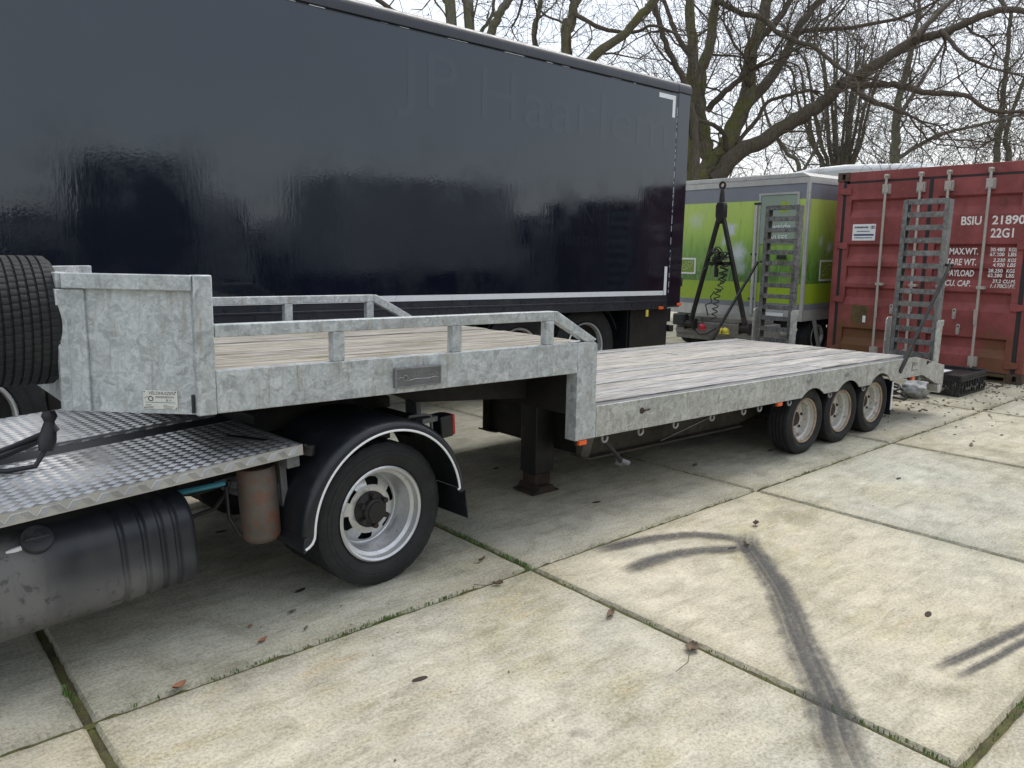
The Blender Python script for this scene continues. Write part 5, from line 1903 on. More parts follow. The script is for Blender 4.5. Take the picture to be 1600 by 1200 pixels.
# ================================================================== crate and bits behind the trailer
def build_clutter():
    x0, x1, y0, y1, h = 8.58, 9.32, 0.42, 0.96, 0.235
    t = thing('plastic_crate', ((x0 + x1) / 2, (y0 + y1) / 2, 0), 'black plastic crate on the slabs between trailer tail and red container', 'crate')
    tw = .014
    m = MB()
    m.box(x0, x1, y0, y1, .004, .02)
    m.build('base', MAT['crate'], t)
    for (a, b, c, d) in ((x0, x0 + tw, y0, y1), (x1 - tw, x1, y0, y1), (x0 + tw, x1 - tw, y0, y0 + tw), (x0 + tw, x1 - tw, y1 - tw, y1)):
        MB().box(a, b, c, d, .0202, h).build('side_panel', MAT['crate'], t, bevel=.003)
    m = MB()
    for z in (h - .01, h - .065):
        m.box(x0 - .016, x0 - .0003, y0 - .016, y1 + .016, z, z + .012)
        m.box(x1 + .0003, x1 + .016, y0 - .016, y1 + .016, z, z + .012)
        m.box(x0 - .0002, x1 + .0002, y0 - .016, y0 - .0003, z, z + .012)
        m.box(x0 - .0002, x1 + .0002, y1 + .0003, y1 + .016, z, z + .012)
    m.build('rim_rib', MAT['crate'], t, bevel=.002)
    m = MB()
    for k in range(9):
        y = y0 + .04 + k * (y1 - y0 - .08) / 8
        m.box(x0 - .012, x0 - .0004, y - .004, y + .004, .03, h - .067)
    for k in range(10):
        x = x0 + .04 + k * (x1 - x0 - .08) / 9
        m.box(x - .004, x + .004, y0 - .012, y0 - .0004, .03, h - .067)
    m.build('wall_rib', MAT['crate'], t)
    MB().box(x0 + .02, x1 - .02, y0 + .02, y1 - .02, .021, h - .03).build('contents', MAT['crate'], t, bevel=.02)
    # scuffs: pale scraped marks
    rng = random.Random(3)
    m = MB()
    for _ in range(26):
        y = rng.uniform(y0 + .02, y1 - .02)
        z = rng.uniform(.05, .14)
        m.box(x0 - .0135, x0 - .0005, y, y + rng.uniform(.004, .012), z, z + rng.uniform(.004, .03))
    for _ in range(20):
        x = rng.uniform(x0 + .02, x1 - .02)
        z = rng.uniform(.04, .15)
        m.box(x, x + rng.uniform(.006, .02), y0 - .0135, y0 - .0005, z, z + rng.uniform(.004, .03))
    m.build('scuff', MAT['hook'], t, smooth=0)
    # paper on the crate
    m = MB()
    m._add([(8.62, .66, .236), (8.64, .88, .240), (8.90, .86, .25), (8.88, .62, .245), (8.76, .75, .262)], [(0, 3, 4), (3, 2, 4), (2, 1, 4), (1, 0, 4)])
    m.prism([(8.62, .66, .2355), (8.88, .62, .2445), (8.90, .86, .2495), (8.64, .88, .2395)], (0, 0, -.004))
    o = m.build('paper_sheet', MAT['white'], None, smooth=0)
    tag(o, 'crumpled white sheet lying on top of the black crate', 'paper')
    # grey bundle in front of the crate, under the trailer tail
    bm = bmesh.new()
    bmesh.ops.create_icosphere(bm, subdivisions=4, radius=1.0)
    r2 = random.Random(9)
    from mathutils import noise as mn
    for v in bm.verts:
        p = v.co.copy()
        k = 1 + .22 * mn.noise(p * 2.1) + .12 * abs(mn.noise(p * 5.3)) - .10 * abs(math.sin(9 * math.atan2(p.y, p.x) + 3 * p.z))
        v.co = Vector((p.x * .17 * k, p.y * .14 * k, max(-.9, p.z) * .10 * k))
    me = bpy.data.meshes.new('bag')
    bm.to_mesh(me)
    bm.free()
    me.polygons.foreach_set('use_smooth', [True] * len(me.polygons))
    o = link('bag', me, MAT['bag'], None, (8.25, .74, .092))
    tag(o, 'crumpled grey bag on the ground under the trailer tail', 'bag')
    # dark tangle of strap next to it
    m = MB()
    for k in range(9):
        c = Vector((8.05 + r2.uniform(-.16, .16), 0.98 + r2.uniform(-.14, .14), .04 + r2.uniform(0, .10)))
        u = Vector((r2.uniform(-1, 1), r2.uniform(-1, 1), r2.uniform(-.3, .3))).normalized()
        v = u.cross(Vector((0, 0, 1))).normalized() + Vector((0, 0, r2.uniform(-.3, .3)))
        rr = r2.uniform(.06, .13)
        m.tube([c + (u * math.cos(2 * PI * q / 14) + v * math.sin(2 * PI * q / 14)) * rr for q in range(15)], .012, 6)
    o = m.build('lashing_strap', MAT['cable'], None, smooth=60)
    tag(o, 'black tangle of lashing strap left of the grey bag', 'strap')
    return t
CRATE = build_clutter()

def leaf_mb(x, y, ang, L, W, curl, rng, stem=0.0):
    m = MB()
    n = 6
    vs, fs = [], []
    ca, sa = math.cos(ang), math.sin(ang)
    for i in range(n + 1):
        t = i / n
        w = W * math.sin(PI * min(1, .06 + .9 * t)) ** .8 * (1 + rng.uniform(-.2, .2))
        for s in (-1, 0, 1):
            lx, ly = (t - .5) * L, s * w / 2
            z = .006 + curl * (abs(s) * .6 + (t - .5) ** 2 * 2) + rng.uniform(0, .002)
            vs.append((x + lx * ca - ly * sa, y + lx * sa + ly * ca, z))
    for i in range(n):
        for k in range(2):
            fs.append((3 * i + k, 3 * i + k + 1, 3 * i + k + 4, 3 * i + k + 3))
    N = len(vs)
    vs += [(a, b, c + .0012) for a, b, c in vs]
    fs += [tuple(q + N for q in reversed(f)) for f in fs]
    m._add(vs, fs)
    if stem:
        p = Vector((x - .5 * L * ca, y - .5 * L * sa, .006))
        m.tube([p, p + Vector((-ca * stem * .5 + sa * .02, -sa * stem * .5 - ca * .02, .008)), p + Vector((-ca * stem, -sa * stem, .006))], .0016, 5)
    return m

def build_leaves():
    rng = random.Random(21)
    L = [
        (0.30, 0.015, .3, .055, .035, .012, 'leaf_red', 0, 'small reddish leaf caught in the long joint left of the drive wheel', 'leaf'),
        (0.67, 0.15, .5, .050, .022, .004, 'leaf_red', 0, 'orange-brown leaf on the slab below the fuel tank, nearest the joint', 'leaf'),
        (0.68, 0.30, .9, .022, .020, .003, 'leaf_red', 0, 'tiny round orange leaf on the slab below the fuel tank', 'leaf'),
        (0.87, 0.31, .1, .045, .012, .003, 'leaf', 0, 'thin pale brown leaf on the slab just left of the drive wheel', 'leaf'),
        (0.85, 0.13, .6, .035, .010, .003, 'leaf', 0, 'narrow brown leaf between the joint and the drive wheel', 'leaf'),
        (1.74, -0.055, -.6, .05, .028, .014, 'leaf', .09, 'curled leaf with stalk beside the joint crossing in front of the drive wheel', 'leaf'),
        (1.92, -0.61, .5, .085, .030, .014, 'leaf', 0, 'curled grey-brown leaf on the foreground slab near the long joint', 'leaf'),
        (1.95, -1.02, .35, .070, .055, .016, 'leaf', .17, 'dead brown leaf with a long stalk in the middle foreground', 'leaf'),
        (3.40, -0.385, .3, .05, .035, .020, 'leaf', .03, 'dark curled leaf at the top end of the black tyre mark', 'leaf'),
        (3.08, -0.53, 1.2, .05, .020, .012, 'leaf', 0, 'dark shrivelled leaf lying on the bend of the tyre mark', 'leaf'),
        (1.86, 0.22, .2, .05, .02, .015, 'leaf', .04, 'dark leaf scrap on the slab right of the drive wheel', 'leaf'),
        (4.15, 0.60, .2, .06, .03, .012, 'leaf', 0, 'dark leaf on the slab under the lower deck', 'leaf'),
        (6.4, -0.47, .3, .10, .025, .008, 'leaf', 0, 'dark sliver of bark on the right-hand slab below the rear wheels', 'leaf'),
    ]
    for (x, y, a, l, w, c, mt, st, lab, cat) in L:
        o = leaf_mb(x, y, a, l, w, c, rng, st).build('fallen_leaf', MAT[mt], None, origin=(x, y, 0), smooth=60)
        tag(o, lab, cat, 'fallen leaves on the slabs')
    # scattered crumbs and leaf litter that nobody could count
    m = MB()
    def crumb(x, y, s):
        a = rng.uniform(0, PI)
        u, v = Vector((math.cos(a), math.sin(a), rng.uniform(-.2, .4))) * s, Vector((-math.sin(a), math.cos(a), rng.uniform(-.2, .4))) * s * rng.uniform(.3, .7)
        m.obox((x, y, .003 + s * .3), u, v, (0, 0, s * .18))
    for _ in range(230):
        crumb(rng.uniform(7.4, 11.5), rng.gauss(.45, .35) if rng.random() < .8 else rng.uniform(-1.6, 1), rng.uniform(.005, .020))
    for _ in range(70):
        crumb(rng.uniform(.2, 7), rng.uniform(-2.2, 1.2), rng.uniform(.002, .005))
    for _ in range(90):
        crumb(rng.uniform(6.3, 9.5), rng.uniform(-.5, .6), rng.uniform(.004, .014))
    for _ in range(110):
        crumb(rng.uniform(9.5, 10.0), rng.uniform(-.3, .9), rng.uniform(.006, .022))
    o = m.build('leaf_litter', MAT['leaf'], None, smooth=0)
    tag(o, 'scattered leaf litter and crumbs on the slabs by the container', 'litter', kind='stuff')
build_leaves()

# ================================================================== pale van roof beyond the container
def build_van():
    c = (20.2, 7.0, 0)
    t = thing('camper_van', c, 'pale silver roof of a tall van showing above the red container', 'van', rot=(0, 0, R(-40)))
    # long axis along local X (roughly across the view)
    prof = [(-2.6, .9), (-2.6, 2.9), (-2.45, 3.3), (-2.1, 3.52), (-1.2, 3.62), (.2, 3.66), (.55, 3.64), (1.2, 3.58), (2.1, 3.40), (2.6, 3.2), (2.9, 2.3), (2.95, .9)]
    m = MB()
    m.xz([(c[0] + a, b) for a, b in prof], c[1] - 1.05, c[1] + 1.05)
    m.build('body', MAT['silver'], t, bevel=.12, smooth=50)
    MB().box(c[0] - 2.5, c[0] + 2.85, c[1] - .95, c[1] + .95, .35, .899).build('skirt', MAT['grey_body'], t, bevel=.05)
    m = MB()
    m.xz([(c[0] + .45, 3.652), (c[0] + .62, 3.72), (c[0] + 1.9, 3.56), (c[0] + 2.2, 3.44), (c[0] + 2.0, 3.40)], c[1] - .7, c[1] + .7)
    m.build('roof_spoiler', MAT['silver'], t, bevel=.03)
    for dx in (-1.7, 1.8):
        for y in (c[1] - .95, c[1] + .95):
            w_o = truck_wheel(t, (c[0] + dx, y, .36), .36, .22, .2)
            if y > c[1]:
                w_o.rotation_euler = (0, 0, PI)
    MB().box(c[0] - 1.8, c[0] + 1.2, c[1] - 1.062, c[1] - 1.051, 1.9, 2.6).build('side_window', MAT['glass'], t, bevel=.004)
build_van()
LIMBS_OAK = [[(14.11, 8.24, -0.1, 0.213), (14.11, 8.24, 3.06, 0.17), (14.34, 8.41, 3.87, 0.157), (14.55, 8.67, 4.96, 0.144), (14.81, 8.89, 6.06, 0.131), (15.0, 9.18, 7.18, 0.117), (15.17, 9.49, 8.38, 0.103)], [(14.17, 7.82, -0.1, 0.244), (14.17, 7.82, 3.2, 0.195), (14.09, 7.85, 3.6, 0.176), (13.98, 8.0, 4.47, 0.156), (14.02, 8.03, 5.3, 0.137), (14.15, 7.92, 5.88, 0.118), (14.24, 7.91, 6.75, 0.099), (14.29, 7.93, 7.65, 0.081)], [(14.06, 7.87, -0.1, 0.296), (14.06, 7.87, 2.99, 0.237), (14.51, 7.72, 3.66, 0.22), (14.92, 7.64, 4.46, 0.204), (15.18, 7.61, 4.96, 0.187), (15.28, 7.73, 5.5, 0.17), (15.56, 7.73, 6.14, 0.153), (15.83, 7.73, 6.82, 0.135), (16.09, 7.78, 7.61, 0.118), (16.46, 7.75, 8.48, 0.1)], [(15.11, 7.62, 4.68, 0.141), (15.75, 7.5, 5.26, 0.129), (16.29, 7.47, 5.87, 0.116), (16.85, 7.45, 6.6, 0.102), (17.35, 7.42, 7.08, 0.089), (18.05, 7.23, 7.62, 0.075), (18.77, 7.0, 7.99, 0.061)], [(15.52, 7.73, 6.08, 0.099), (15.79, 7.45, 6.46, 0.085), (15.96, 7.26, 6.84, 0.07), (16.08, 7.14, 7.33, 0.056)], [(14.07, 7.59, 3.02, 0.193), (14.38, 7.23, 3.61, 0.181), (14.71, 6.77, 3.86, 0.17), (15.11, 6.29, 4.29, 0.159), (15.32, 5.93, 4.55, 0.148), (15.45, 5.65, 4.82, 0.138), (15.46, 5.42, 4.9, 0.127), (15.55, 5.15, 5.09, 0.117), (15.76, 4.8, 5.36, 0.107), (15.97, 4.45, 5.6, 0.097), (16.18, 4.04, 5.67, 0.087), (16.43, 3.64, 5.87, 0.078), (16.71, 3.2, 6.02, 0.069), (16.88, 2.79, 5.91, 0.059)], [(15.18, 5.32, 4.79, 0.076), (15.48, 4.77, 4.75, 0.07), (15.55, 4.41, 4.67, 0.064), (15.59, 4.05, 4.52, 0.057), (15.7, 3.65, 4.45, 0.051), (15.75, 3.31, 4.37, 0.046), (15.79, 2.92, 4.08, 0.04), (16.09, 2.36, 4.01, 0.034)], [(15.26, 5.25, 4.76, 0.064), (15.32, 5.0, 4.49, 0.055), (15.58, 4.6, 4.29, 0.046), (15.7, 4.33, 4.15, 0.037)], [(15.63, 4.3, 5.52, 0.073), (16.0, 4.25, 5.86, 0.062), (16.36, 4.18, 6.14, 0.05), (16.83, 4.04, 6.52, 0.038)], [(14.15, 7.84, 6.72, 0.067), (14.39, 7.33, 6.38, 0.063), (14.42, 7.04, 6.29, 0.059), (14.45, 6.75, 6.11, 0.055), (14.41, 6.5, 5.87, 0.052), (14.51, 6.12, 5.64, 0.048), (14.59, 5.78, 5.47, 0.044), (14.73, 5.33, 5.06, 0.04), (14.77, 5.01, 4.84, 0.037)], [(16.39, 7.32, 6.36, 0.057), (16.82, 6.8, 6.4, 0.052), (17.13, 6.37, 6.4, 0.046), (17.77, 5.69, 6.55, 0.04), (18.19, 5.21, 6.79, 0.035)], [(14.11, 7.9, 4.51, 0.083), (14.23, 7.6, 4.81, 0.073), (14.35, 7.3, 5.07, 0.063), (14.36, 7.06, 5.22, 0.053)], [(13.96, 8.0, 4.33, 0.055), (13.53, 7.96, 4.32, 0.041), (13.14, 7.91, 4.43, 0.027)], [(14.41, 7.59, 3.67, 0.069), (14.22, 7.51, 3.98, 0.059), (13.81, 7.59, 4.17, 0.049), (13.37, 7.67, 4.2, 0.04)], [(14.68, 7.52, 3.82, 0.056), (15.24, 7.44, 4.33, 0.051), (15.68, 7.43, 4.79, 0.046), (16.27, 7.24, 5.0, 0.042), (16.81, 7.08, 5.15, 0.037)], [(15.91, 3.96, 5.66, 0.049), (15.85, 3.56, 5.21, 0.04), (15.79, 3.18, 4.92, 0.031), (15.9, 2.68, 4.69, 0.023)], [(14.71, 8.75, 5.74, 0.072), (14.6, 9.14, 6.28, 0.063), (14.61, 9.45, 6.89, 0.054), (14.62, 9.76, 7.51, 0.044)]]
LIMBS_ASH_LEFT = [[(8.34, 9.31, -0.1, 0.144), (8.34, 9.31, 5.48, 0.115), (8.44, 9.48, 5.98, 0.104), (8.52, 9.71, 6.7, 0.093)], [(8.64, 9.18, -0.1, 0.13), (8.64, 9.18, 5.42, 0.104), (8.73, 9.37, 6.02, 0.093), (8.82, 9.59, 6.74, 0.082)], [(8.7, 9.0, -0.1, 0.145), (8.7, 9.0, 4.3, 0.116), (8.75, 8.93, 4.84, 0.106), (8.81, 8.81, 5.27, 0.096), (8.88, 8.66, 5.57, 0.086), (8.99, 8.48, 5.87, 0.077), (9.27, 8.19, 6.38, 0.067)], [(8.77, 9.16, 4.66, 0.047), (8.93, 9.25, 5.37, 0.041), (9.18, 9.2, 5.77, 0.035), (9.29, 9.24, 6.1, 0.03), (9.45, 9.29, 6.58, 0.024)], [(8.22, 9.24, 4.71, 0.057), (7.85, 9.4, 5.22, 0.052), (7.44, 9.57, 5.55, 0.047), (7.1, 9.63, 5.73, 0.042), (6.8, 9.65, 5.86, 0.037), (6.39, 9.77, 6.06, 0.032)]]
LIMBS_ASH_MID = [[(10.61, 8.67, -0.1, 0.139), (10.61, 8.67, 5.3, 0.111), (10.76, 8.74, 5.75, 0.103), (10.96, 8.78, 6.32, 0.095), (11.14, 8.89, 7.07, 0.087)], [(10.46, 8.5, 3.97, 0.111), (10.47, 8.39, 4.54, 0.103), (10.69, 8.11, 5.08, 0.096), (11.04, 7.67, 5.44, 0.089), (11.22, 7.37, 5.78, 0.082), (11.31, 7.13, 6.02, 0.076), (11.57, 6.8, 6.53, 0.069)], [(10.34, 9.04, -0.1, 0.077), (10.34, 9.04, 4.74, 0.062), (10.38, 9.23, 5.31, 0.06), (10.42, 9.4, 5.76, 0.057), (10.6, 9.45, 6.16, 0.054), (10.76, 9.56, 6.8, 0.051)], [(10.79, 8.69, 6.03, 0.049), (11.08, 8.19, 5.7, 0.043), (11.43, 7.7, 5.6, 0.036), (11.62, 7.4, 5.69, 0.03), (11.78, 7.06, 5.54, 0.024)], [(12.98, 7.29, -0.1, 0.098), (12.98, 7.29, 3.47, 0.078), (12.93, 7.43, 4.35, 0.073), (12.79, 7.57, 4.94, 0.068), (12.58, 7.75, 5.42, 0.064), (12.43, 7.88, 5.93, 0.059), (12.32, 7.96, 6.34, 0.055), (12.19, 8.08, 6.87, 0.05)]]
LIMBS_BACK1 = [[(22.42, 7.57, -0.1, 0.18), (22.42, 7.57, 3.69, 0.144), (22.58, 7.66, 4.67, 0.126), (22.74, 7.74, 5.65, 0.108), (23.09, 7.69, 6.72, 0.09), (23.35, 7.71, 7.78, 0.072)], [(22.64, 7.7, 5.12, 0.072), (22.89, 7.43, 5.8, 0.06), (23.12, 7.16, 6.46, 0.047), (23.44, 6.86, 7.3, 0.035)], [(22.4, 7.64, 3.96, 0.072), (22.71, 7.14, 4.37, 0.062), (23.02, 6.62, 4.69, 0.053), (23.57, 5.87, 4.92, 0.044), (24.1, 5.13, 5.13, 0.034)]]
LIMBS_BACK2 = [[(25.77, 6.07, -0.1, 0.141), (25.77, 6.07, 3.8, 0.113), (25.88, 6.14, 4.54, 0.099), (26.08, 6.18, 5.47, 0.085), (26.35, 6.3, 6.96, 0.071), (26.63, 6.4, 8.45, 0.057)], [(26.07, 5.87, -0.1, 0.117), (26.07, 5.87, 4.08, 0.094), (26.07, 6.02, 4.73, 0.075), (26.5, 5.95, 6.03, 0.057), (27.08, 5.76, 7.33, 0.038)]]
LIMBS_BACK3 = [[(22.31, 10.35, -0.1, 0.099), (22.31, 10.35, 3.78, 0.079), (22.09, 10.69, 4.46, 0.066), (21.8, 11.12, 5.23, 0.052), (21.68, 11.44, 6.2, 0.039)], [(22.31, 10.35, 3.78, 0.059), (22.78, 10.14, 4.65, 0.049), (23.14, 10.11, 5.82, 0.039)]]
LIMBS_COP = [[(24.78, 10.95, -0.1, 0.085), (24.78, 10.95, 3.96, 0.068), (24.45, 11.17, 4.88, 0.058), (24.07, 11.5, 6.09, 0.048), (23.79, 11.73, 7.29, 0.039), (23.39, 11.83, 7.41, 0.029)], [(24.82, 10.92, -0.1, 0.085), (24.82, 10.92, 3.96, 0.068), (24.89, 11.32, 4.93, 0.059), (24.95, 11.81, 6.23, 0.05), (25.13, 12.2, 7.55, 0.04), (25.02, 12.61, 7.87, 0.031)], [(24.91, 10.84, -0.1, 0.085), (24.91, 10.84, 3.96, 0.068), (24.74, 11.03, 4.89, 0.058), (24.53, 11.3, 6.12, 0.049), (24.42, 11.5, 7.34, 0.039), (24.18, 11.63, 7.78, 0.029)], [(24.93, 10.82, -0.1, 0.085), (24.93, 10.82, 3.96, 0.068), (25.14, 11.21, 4.94, 0.059), (25.32, 11.7, 6.26, 0.05), (25.55, 12.16, 7.6, 0.041), (25.76, 12.46, 8.21, 0.031)], [(25.02, 10.75, -0.1, 0.085), (25.02, 10.75, 3.96, 0.068), (24.86, 10.85, 4.89, 0.058), (24.76, 10.97, 6.11, 0.048), (24.64, 11.1, 7.31, 0.039), (24.4, 11.22, 7.98, 0.029)], [(25.04, 10.73, -0.1, 0.085), (25.04, 10.73, 3.96, 0.068), (25.28, 11.03, 4.94, 0.059), (25.57, 11.37, 6.25, 0.05), (25.87, 11.7, 7.57, 0.04), (26.05, 12.04, 8.43, 0.031)], [(25.12, 10.66, -0.1, 0.085), (25.12, 10.66, 3.97, 0.068), (25.31, 10.86, 4.92, 0.059), (25.48, 11.15, 6.21, 0.049), (25.78, 11.33, 7.5, 0.04), (25.95, 11.55, 8.52, 0.03)], [(25.15, 10.63, -0.1, 0.085), (25.15, 10.63, 3.97, 0.068), (25.02, 10.63, 4.88, 0.058), (24.87, 10.71, 6.08, 0.048), (24.79, 10.71, 7.27, 0.038), (24.67, 10.71, 8.22, 0.029)], [(25.23, 10.57, -0.1, 0.085), (25.23, 10.57, 3.97, 0.068), (25.26, 10.6, 4.9, 0.058), (25.38, 10.62, 6.13, 0.049), (25.42, 10.71, 7.35, 0.039), (25.43, 10.73, 8.18, 0.029)], [(25.28, 10.53, -0.1, 0.085), (25.28, 10.53, 3.97, 0.068), (25.67, 10.69, 4.94, 0.059), (26.12, 10.89, 6.25, 0.05), (26.63, 11.04, 7.57, 0.04), (26.94, 11.24, 8.4, 0.031)], [(25.31, 10.5, -0.1, 0.085), (25.31, 10.5, 3.97, 0.068), (25.47, 10.53, 4.91, 0.059), (25.67, 10.59, 6.16, 0.049), (25.9, 10.62, 7.41, 0.039), (26.02, 10.62, 8.08, 0.03)], [(25.34, 10.48, -0.1, 0.085), (25.34, 10.48, 3.97, 0.068), (25.29, 10.37, 4.88, 0.058), (25.26, 10.3, 6.08, 0.048), (25.32, 10.15, 7.25, 0.038), (25.17, 10.04, 7.78, 0.029)], [(25.38, 10.44, -0.1, 0.085), (25.38, 10.44, 3.97, 0.068), (25.65, 10.45, 4.92, 0.059), (26.0, 10.48, 6.18, 0.049), (26.26, 10.58, 7.45, 0.04), (26.54, 10.49, 7.97, 0.03)], [(25.46, 10.38, -0.1, 0.085), (25.46, 10.38, 3.97, 0.068), (25.57, 10.25, 4.89, 0.058), (25.72, 10.15, 6.11, 0.048), (25.99, 9.96, 7.31, 0.039), (25.95, 9.82, 7.6, 0.029)], [(25.51, 10.33, -0.1, 0.085), (25.51, 10.33, 3.97, 0.068), (25.7, 10.2, 4.9, 0.058), (25.92, 10.12, 6.13, 0.049), (26.22, 9.97, 7.35, 0.039), (26.31, 9.75, 7.53, 0.029)]]

# ================================================================== trees
def grow(mb, p, d, r, L, lvl, rng, up, spread=1.0, tips=None, rmin=.0035, dens=1.0):
    n = max(3, int(L / (.16 if lvl < 2 else .26)))
    n = min(n, 9)
    step = L / n
    pts, rs = [p.copy()], [r]
    q = p.copy()
    d = d.normalized()
    kids = []
    for i in range(n):
        j = .30 if lvl > 1 else .24
        d = (d + Vector((rng.gauss(0, j), rng.gauss(0, j), rng.gauss(0, j) + up))).normalized()
        q = q + d * step
        rr = max(rmin, r * (1 - .68 * (i + 1) / n))
        pts.append(q.copy())
        rs.append(rr)
        if lvl > 0 and i >= 0:
            k = {3: 1.1, 2: 1.15, 1: .85}[lvl] * dens
            c = int(k) + (1 if rng.random() < k - int(k) else 0)
            for _ in range(c):
                kids.append((q.copy(), d.copy(), rr))
    mb.tube(pts, rs, 5 if r > .03 else (4 if r > .012 else 3), False)
    if tips is not None and lvl == 0:
        tips.append(q.copy())
    for (a, dd, rr) in kids:
        ax = Vector((rng.gauss(0, 1), rng.gauss(0, 1), rng.gauss(0, 1)))
        nd = (dd * .55 + ax.normalized() * spread * .85 + Vector((0, 0, .12))).normalized()
        grow(mb, a, nd, max(rmin, rr * rng.uniform(.40, .62)), L * rng.uniform(.38, .68), lvl - 1, rng, up * .8, spread, tips, rmin, dens)

def catmull(pts, k=5):
    P = [Vector(q[:3]) for q in pts]
    r = [q[3] for q in pts]
    out, rs = [], []
    n = len(P)
    for i in range(n - 1):
        p0, p1, p2, p3 = P[max(i - 1, 0)], P[i], P[i + 1], P[min(i + 2, n - 1)]
        for s in range(k):
            t = s / k
            out.append(.5 * ((2 * p1) + (p2 - p0) * t + (2 * p0 - 5 * p1 + 4 * p2 - p3) * t * t + (3 * p1 - p0 - 3 * p2 + p3) * t ** 3))
            rs.append(r[i] + (r[i + 1] - r[i]) * t)
    out.append(P[-1])
    rs.append(r[-1])
    return out, rs

def tree(limbs, label, group, seed, bark='bark', twig='twig', every=.46, L0=(1.0, 2.3), lvl=2, rmin=.0035, leaves=0, zmin=2.6, dens=1.0, up=.02, trunks=3, name='bare_tree'):
    rng = random.Random(seed)
    b = limbs[0][0]
    t = thing(name, (b[0], b[1], 0), label, 'tree', group)
    crown = MB()
    trunk = MB()
    tips = []
    for li, L in enumerate(limbs):
        pts, rs = catmull(L)
        # slight wander so that the limb is not a smooth tube
        rs = [q * .9 for q in rs]
        for i in range(1, len(pts) - 1):
            j = min(.02, rs[i] * .15)
            pts[i] = pts[i] + Vector((rng.gauss(0, j), rng.gauss(0, j), rng.gauss(0, j)))
            rs[i] *= rng.uniform(.95, 1.06)
        (trunk if li < trunks else crown).tube(pts, rs, 12 if rs[0] > .06 else 8)
        acc = rng.uniform(0, every)
        for i in range(len(pts) - 1):
            seg = pts[i + 1] - pts[i]
            acc += seg.length
            if pts[i].z < zmin:
                acc = 0
                continue
            while acc > every:
                acc -= every
                ax = Vector((rng.gauss(0, 1), rng.gauss(0, 1), rng.gauss(.1, 1))).normalized()
                d = (seg.normalized() * .45 + ax).normalized()
                ll = rng.uniform(*L0)
                grow(crown, pts[i].copy(), d, min(rs[i] * .42, .008 + ll * .010), ll, lvl, rng, up, 1.0, tips, rmin, dens)
        e = (pts[-1] - pts[-2]).normalized()
        for _ in range(3):
            grow(crown, pts[-1].copy(), e + Vector((rng.gauss(0, .4), rng.gauss(0, .4), rng.gauss(0, .3))), rs[-1] * .7, rng.uniform(*L0) * 1.2, lvl, rng, up, 1.0, tips, rmin, dens)
    if trunk.v:
        trunk.build('trunk', MAT[bark], t, smooth=60, fix=False)
    crown.build('crown', MAT[bark if twig is None else twig], t, smooth=60, fix=False)
    if leaves:
        m = MB()
        for q in tips:
            if rng.random() < leaves:
                for _ in range(rng.randint(1, 4)):
                    c = q + Vector((rng.gauss(0, .06), rng.gauss(0, .06), rng.gauss(-.03, .06)))
                    u = Vector((rng.gauss(0, 1), rng.gauss(0, 1), rng.gauss(0, 1))).normalized() * rng.uniform(.015, .032)
                    v = u.cross(Vector((rng.gauss(0, 1), rng.gauss(0, 1), rng.gauss(0, 1)))).normalized() * rng.uniform(.008, .018)
                    m._add([c - u, c + v, c + u, c - v], [(0, 1, 2, 3)])
        if m.v:
            o = m.build('withered_leaves', MAT['leaf'], t, smooth=0, fix=False)
            o['kind'] = 'stuff'
    return t

tree(LIMBS_OAK, 'large mossy bare tree forking behind the green trailer with a long limb reaching right', 'bare winter trees behind the yard', 1, every=.46, L0=(.8, 2.2), lvl=2, leaves=.04, dens=1.12, rmin=.0033)
tree(LIMBS_ASH_LEFT, 'bare tree with three thick stems rising behind the middle of the black trailer', 'bare winter trees behind the yard', 2, bark='bark2', every=.9, L0=(.8, 2.0), lvl=2, leaves=.10, zmin=4.4, trunks=4, dens=.9, rmin=.0033)
tree(LIMBS_ASH_MID, 'bare tree with a leaning mossy limb behind the right end of the black trailer', 'bare winter trees behind the yard', 3, every=.75, L0=(.9, 2.2), lvl=2, leaves=.06, zmin=3.6, trunks=3, rmin=.0035)
tree(LIMBS_BACK1, 'slender bare tree behind the container, right of the twiggy many-stemmed one', 'bare winter trees behind the yard', 4, bark='bark2', twig='twig_far', every=.46, L0=(1.2, 2.8), lvl=2, leaves=.16, zmin=2.6, trunks=1, dens=1.05, rmin=.0045)
tree(LIMBS_BACK2, 'bare tree at the far right edge behind the container', 'bare winter trees behind the yard', 5, bark='bark2', twig='twig_far', every=.46, L0=(1.2, 2.8), lvl=2, leaves=.16, zmin=2.6, trunks=2, dens=1.05, rmin=.0045)
tree(LIMBS_BACK3, 'thin bare tree between the mossy forked tree and the many-stemmed one', 'bare winter trees behind the yard', 6, bark='bark2', twig='twig_far', every=.65, L0=(1.2, 2.6), lvl=2, leaves=.03, zmin=2.6, trunks=1, dens=1.0, rmin=.0045)
tree(LIMBS_COP, 'dense many-stemmed bare tree fanning upward behind the pale van roof', 'bare winter trees behind the yard', 7, bark='bark2', twig='twig_far', every=.60, L0=(.8, 2.0), lvl=1, leaves=.02, zmin=3.2, trunks=15, dens=1.4, up=.10, rmin=.005)

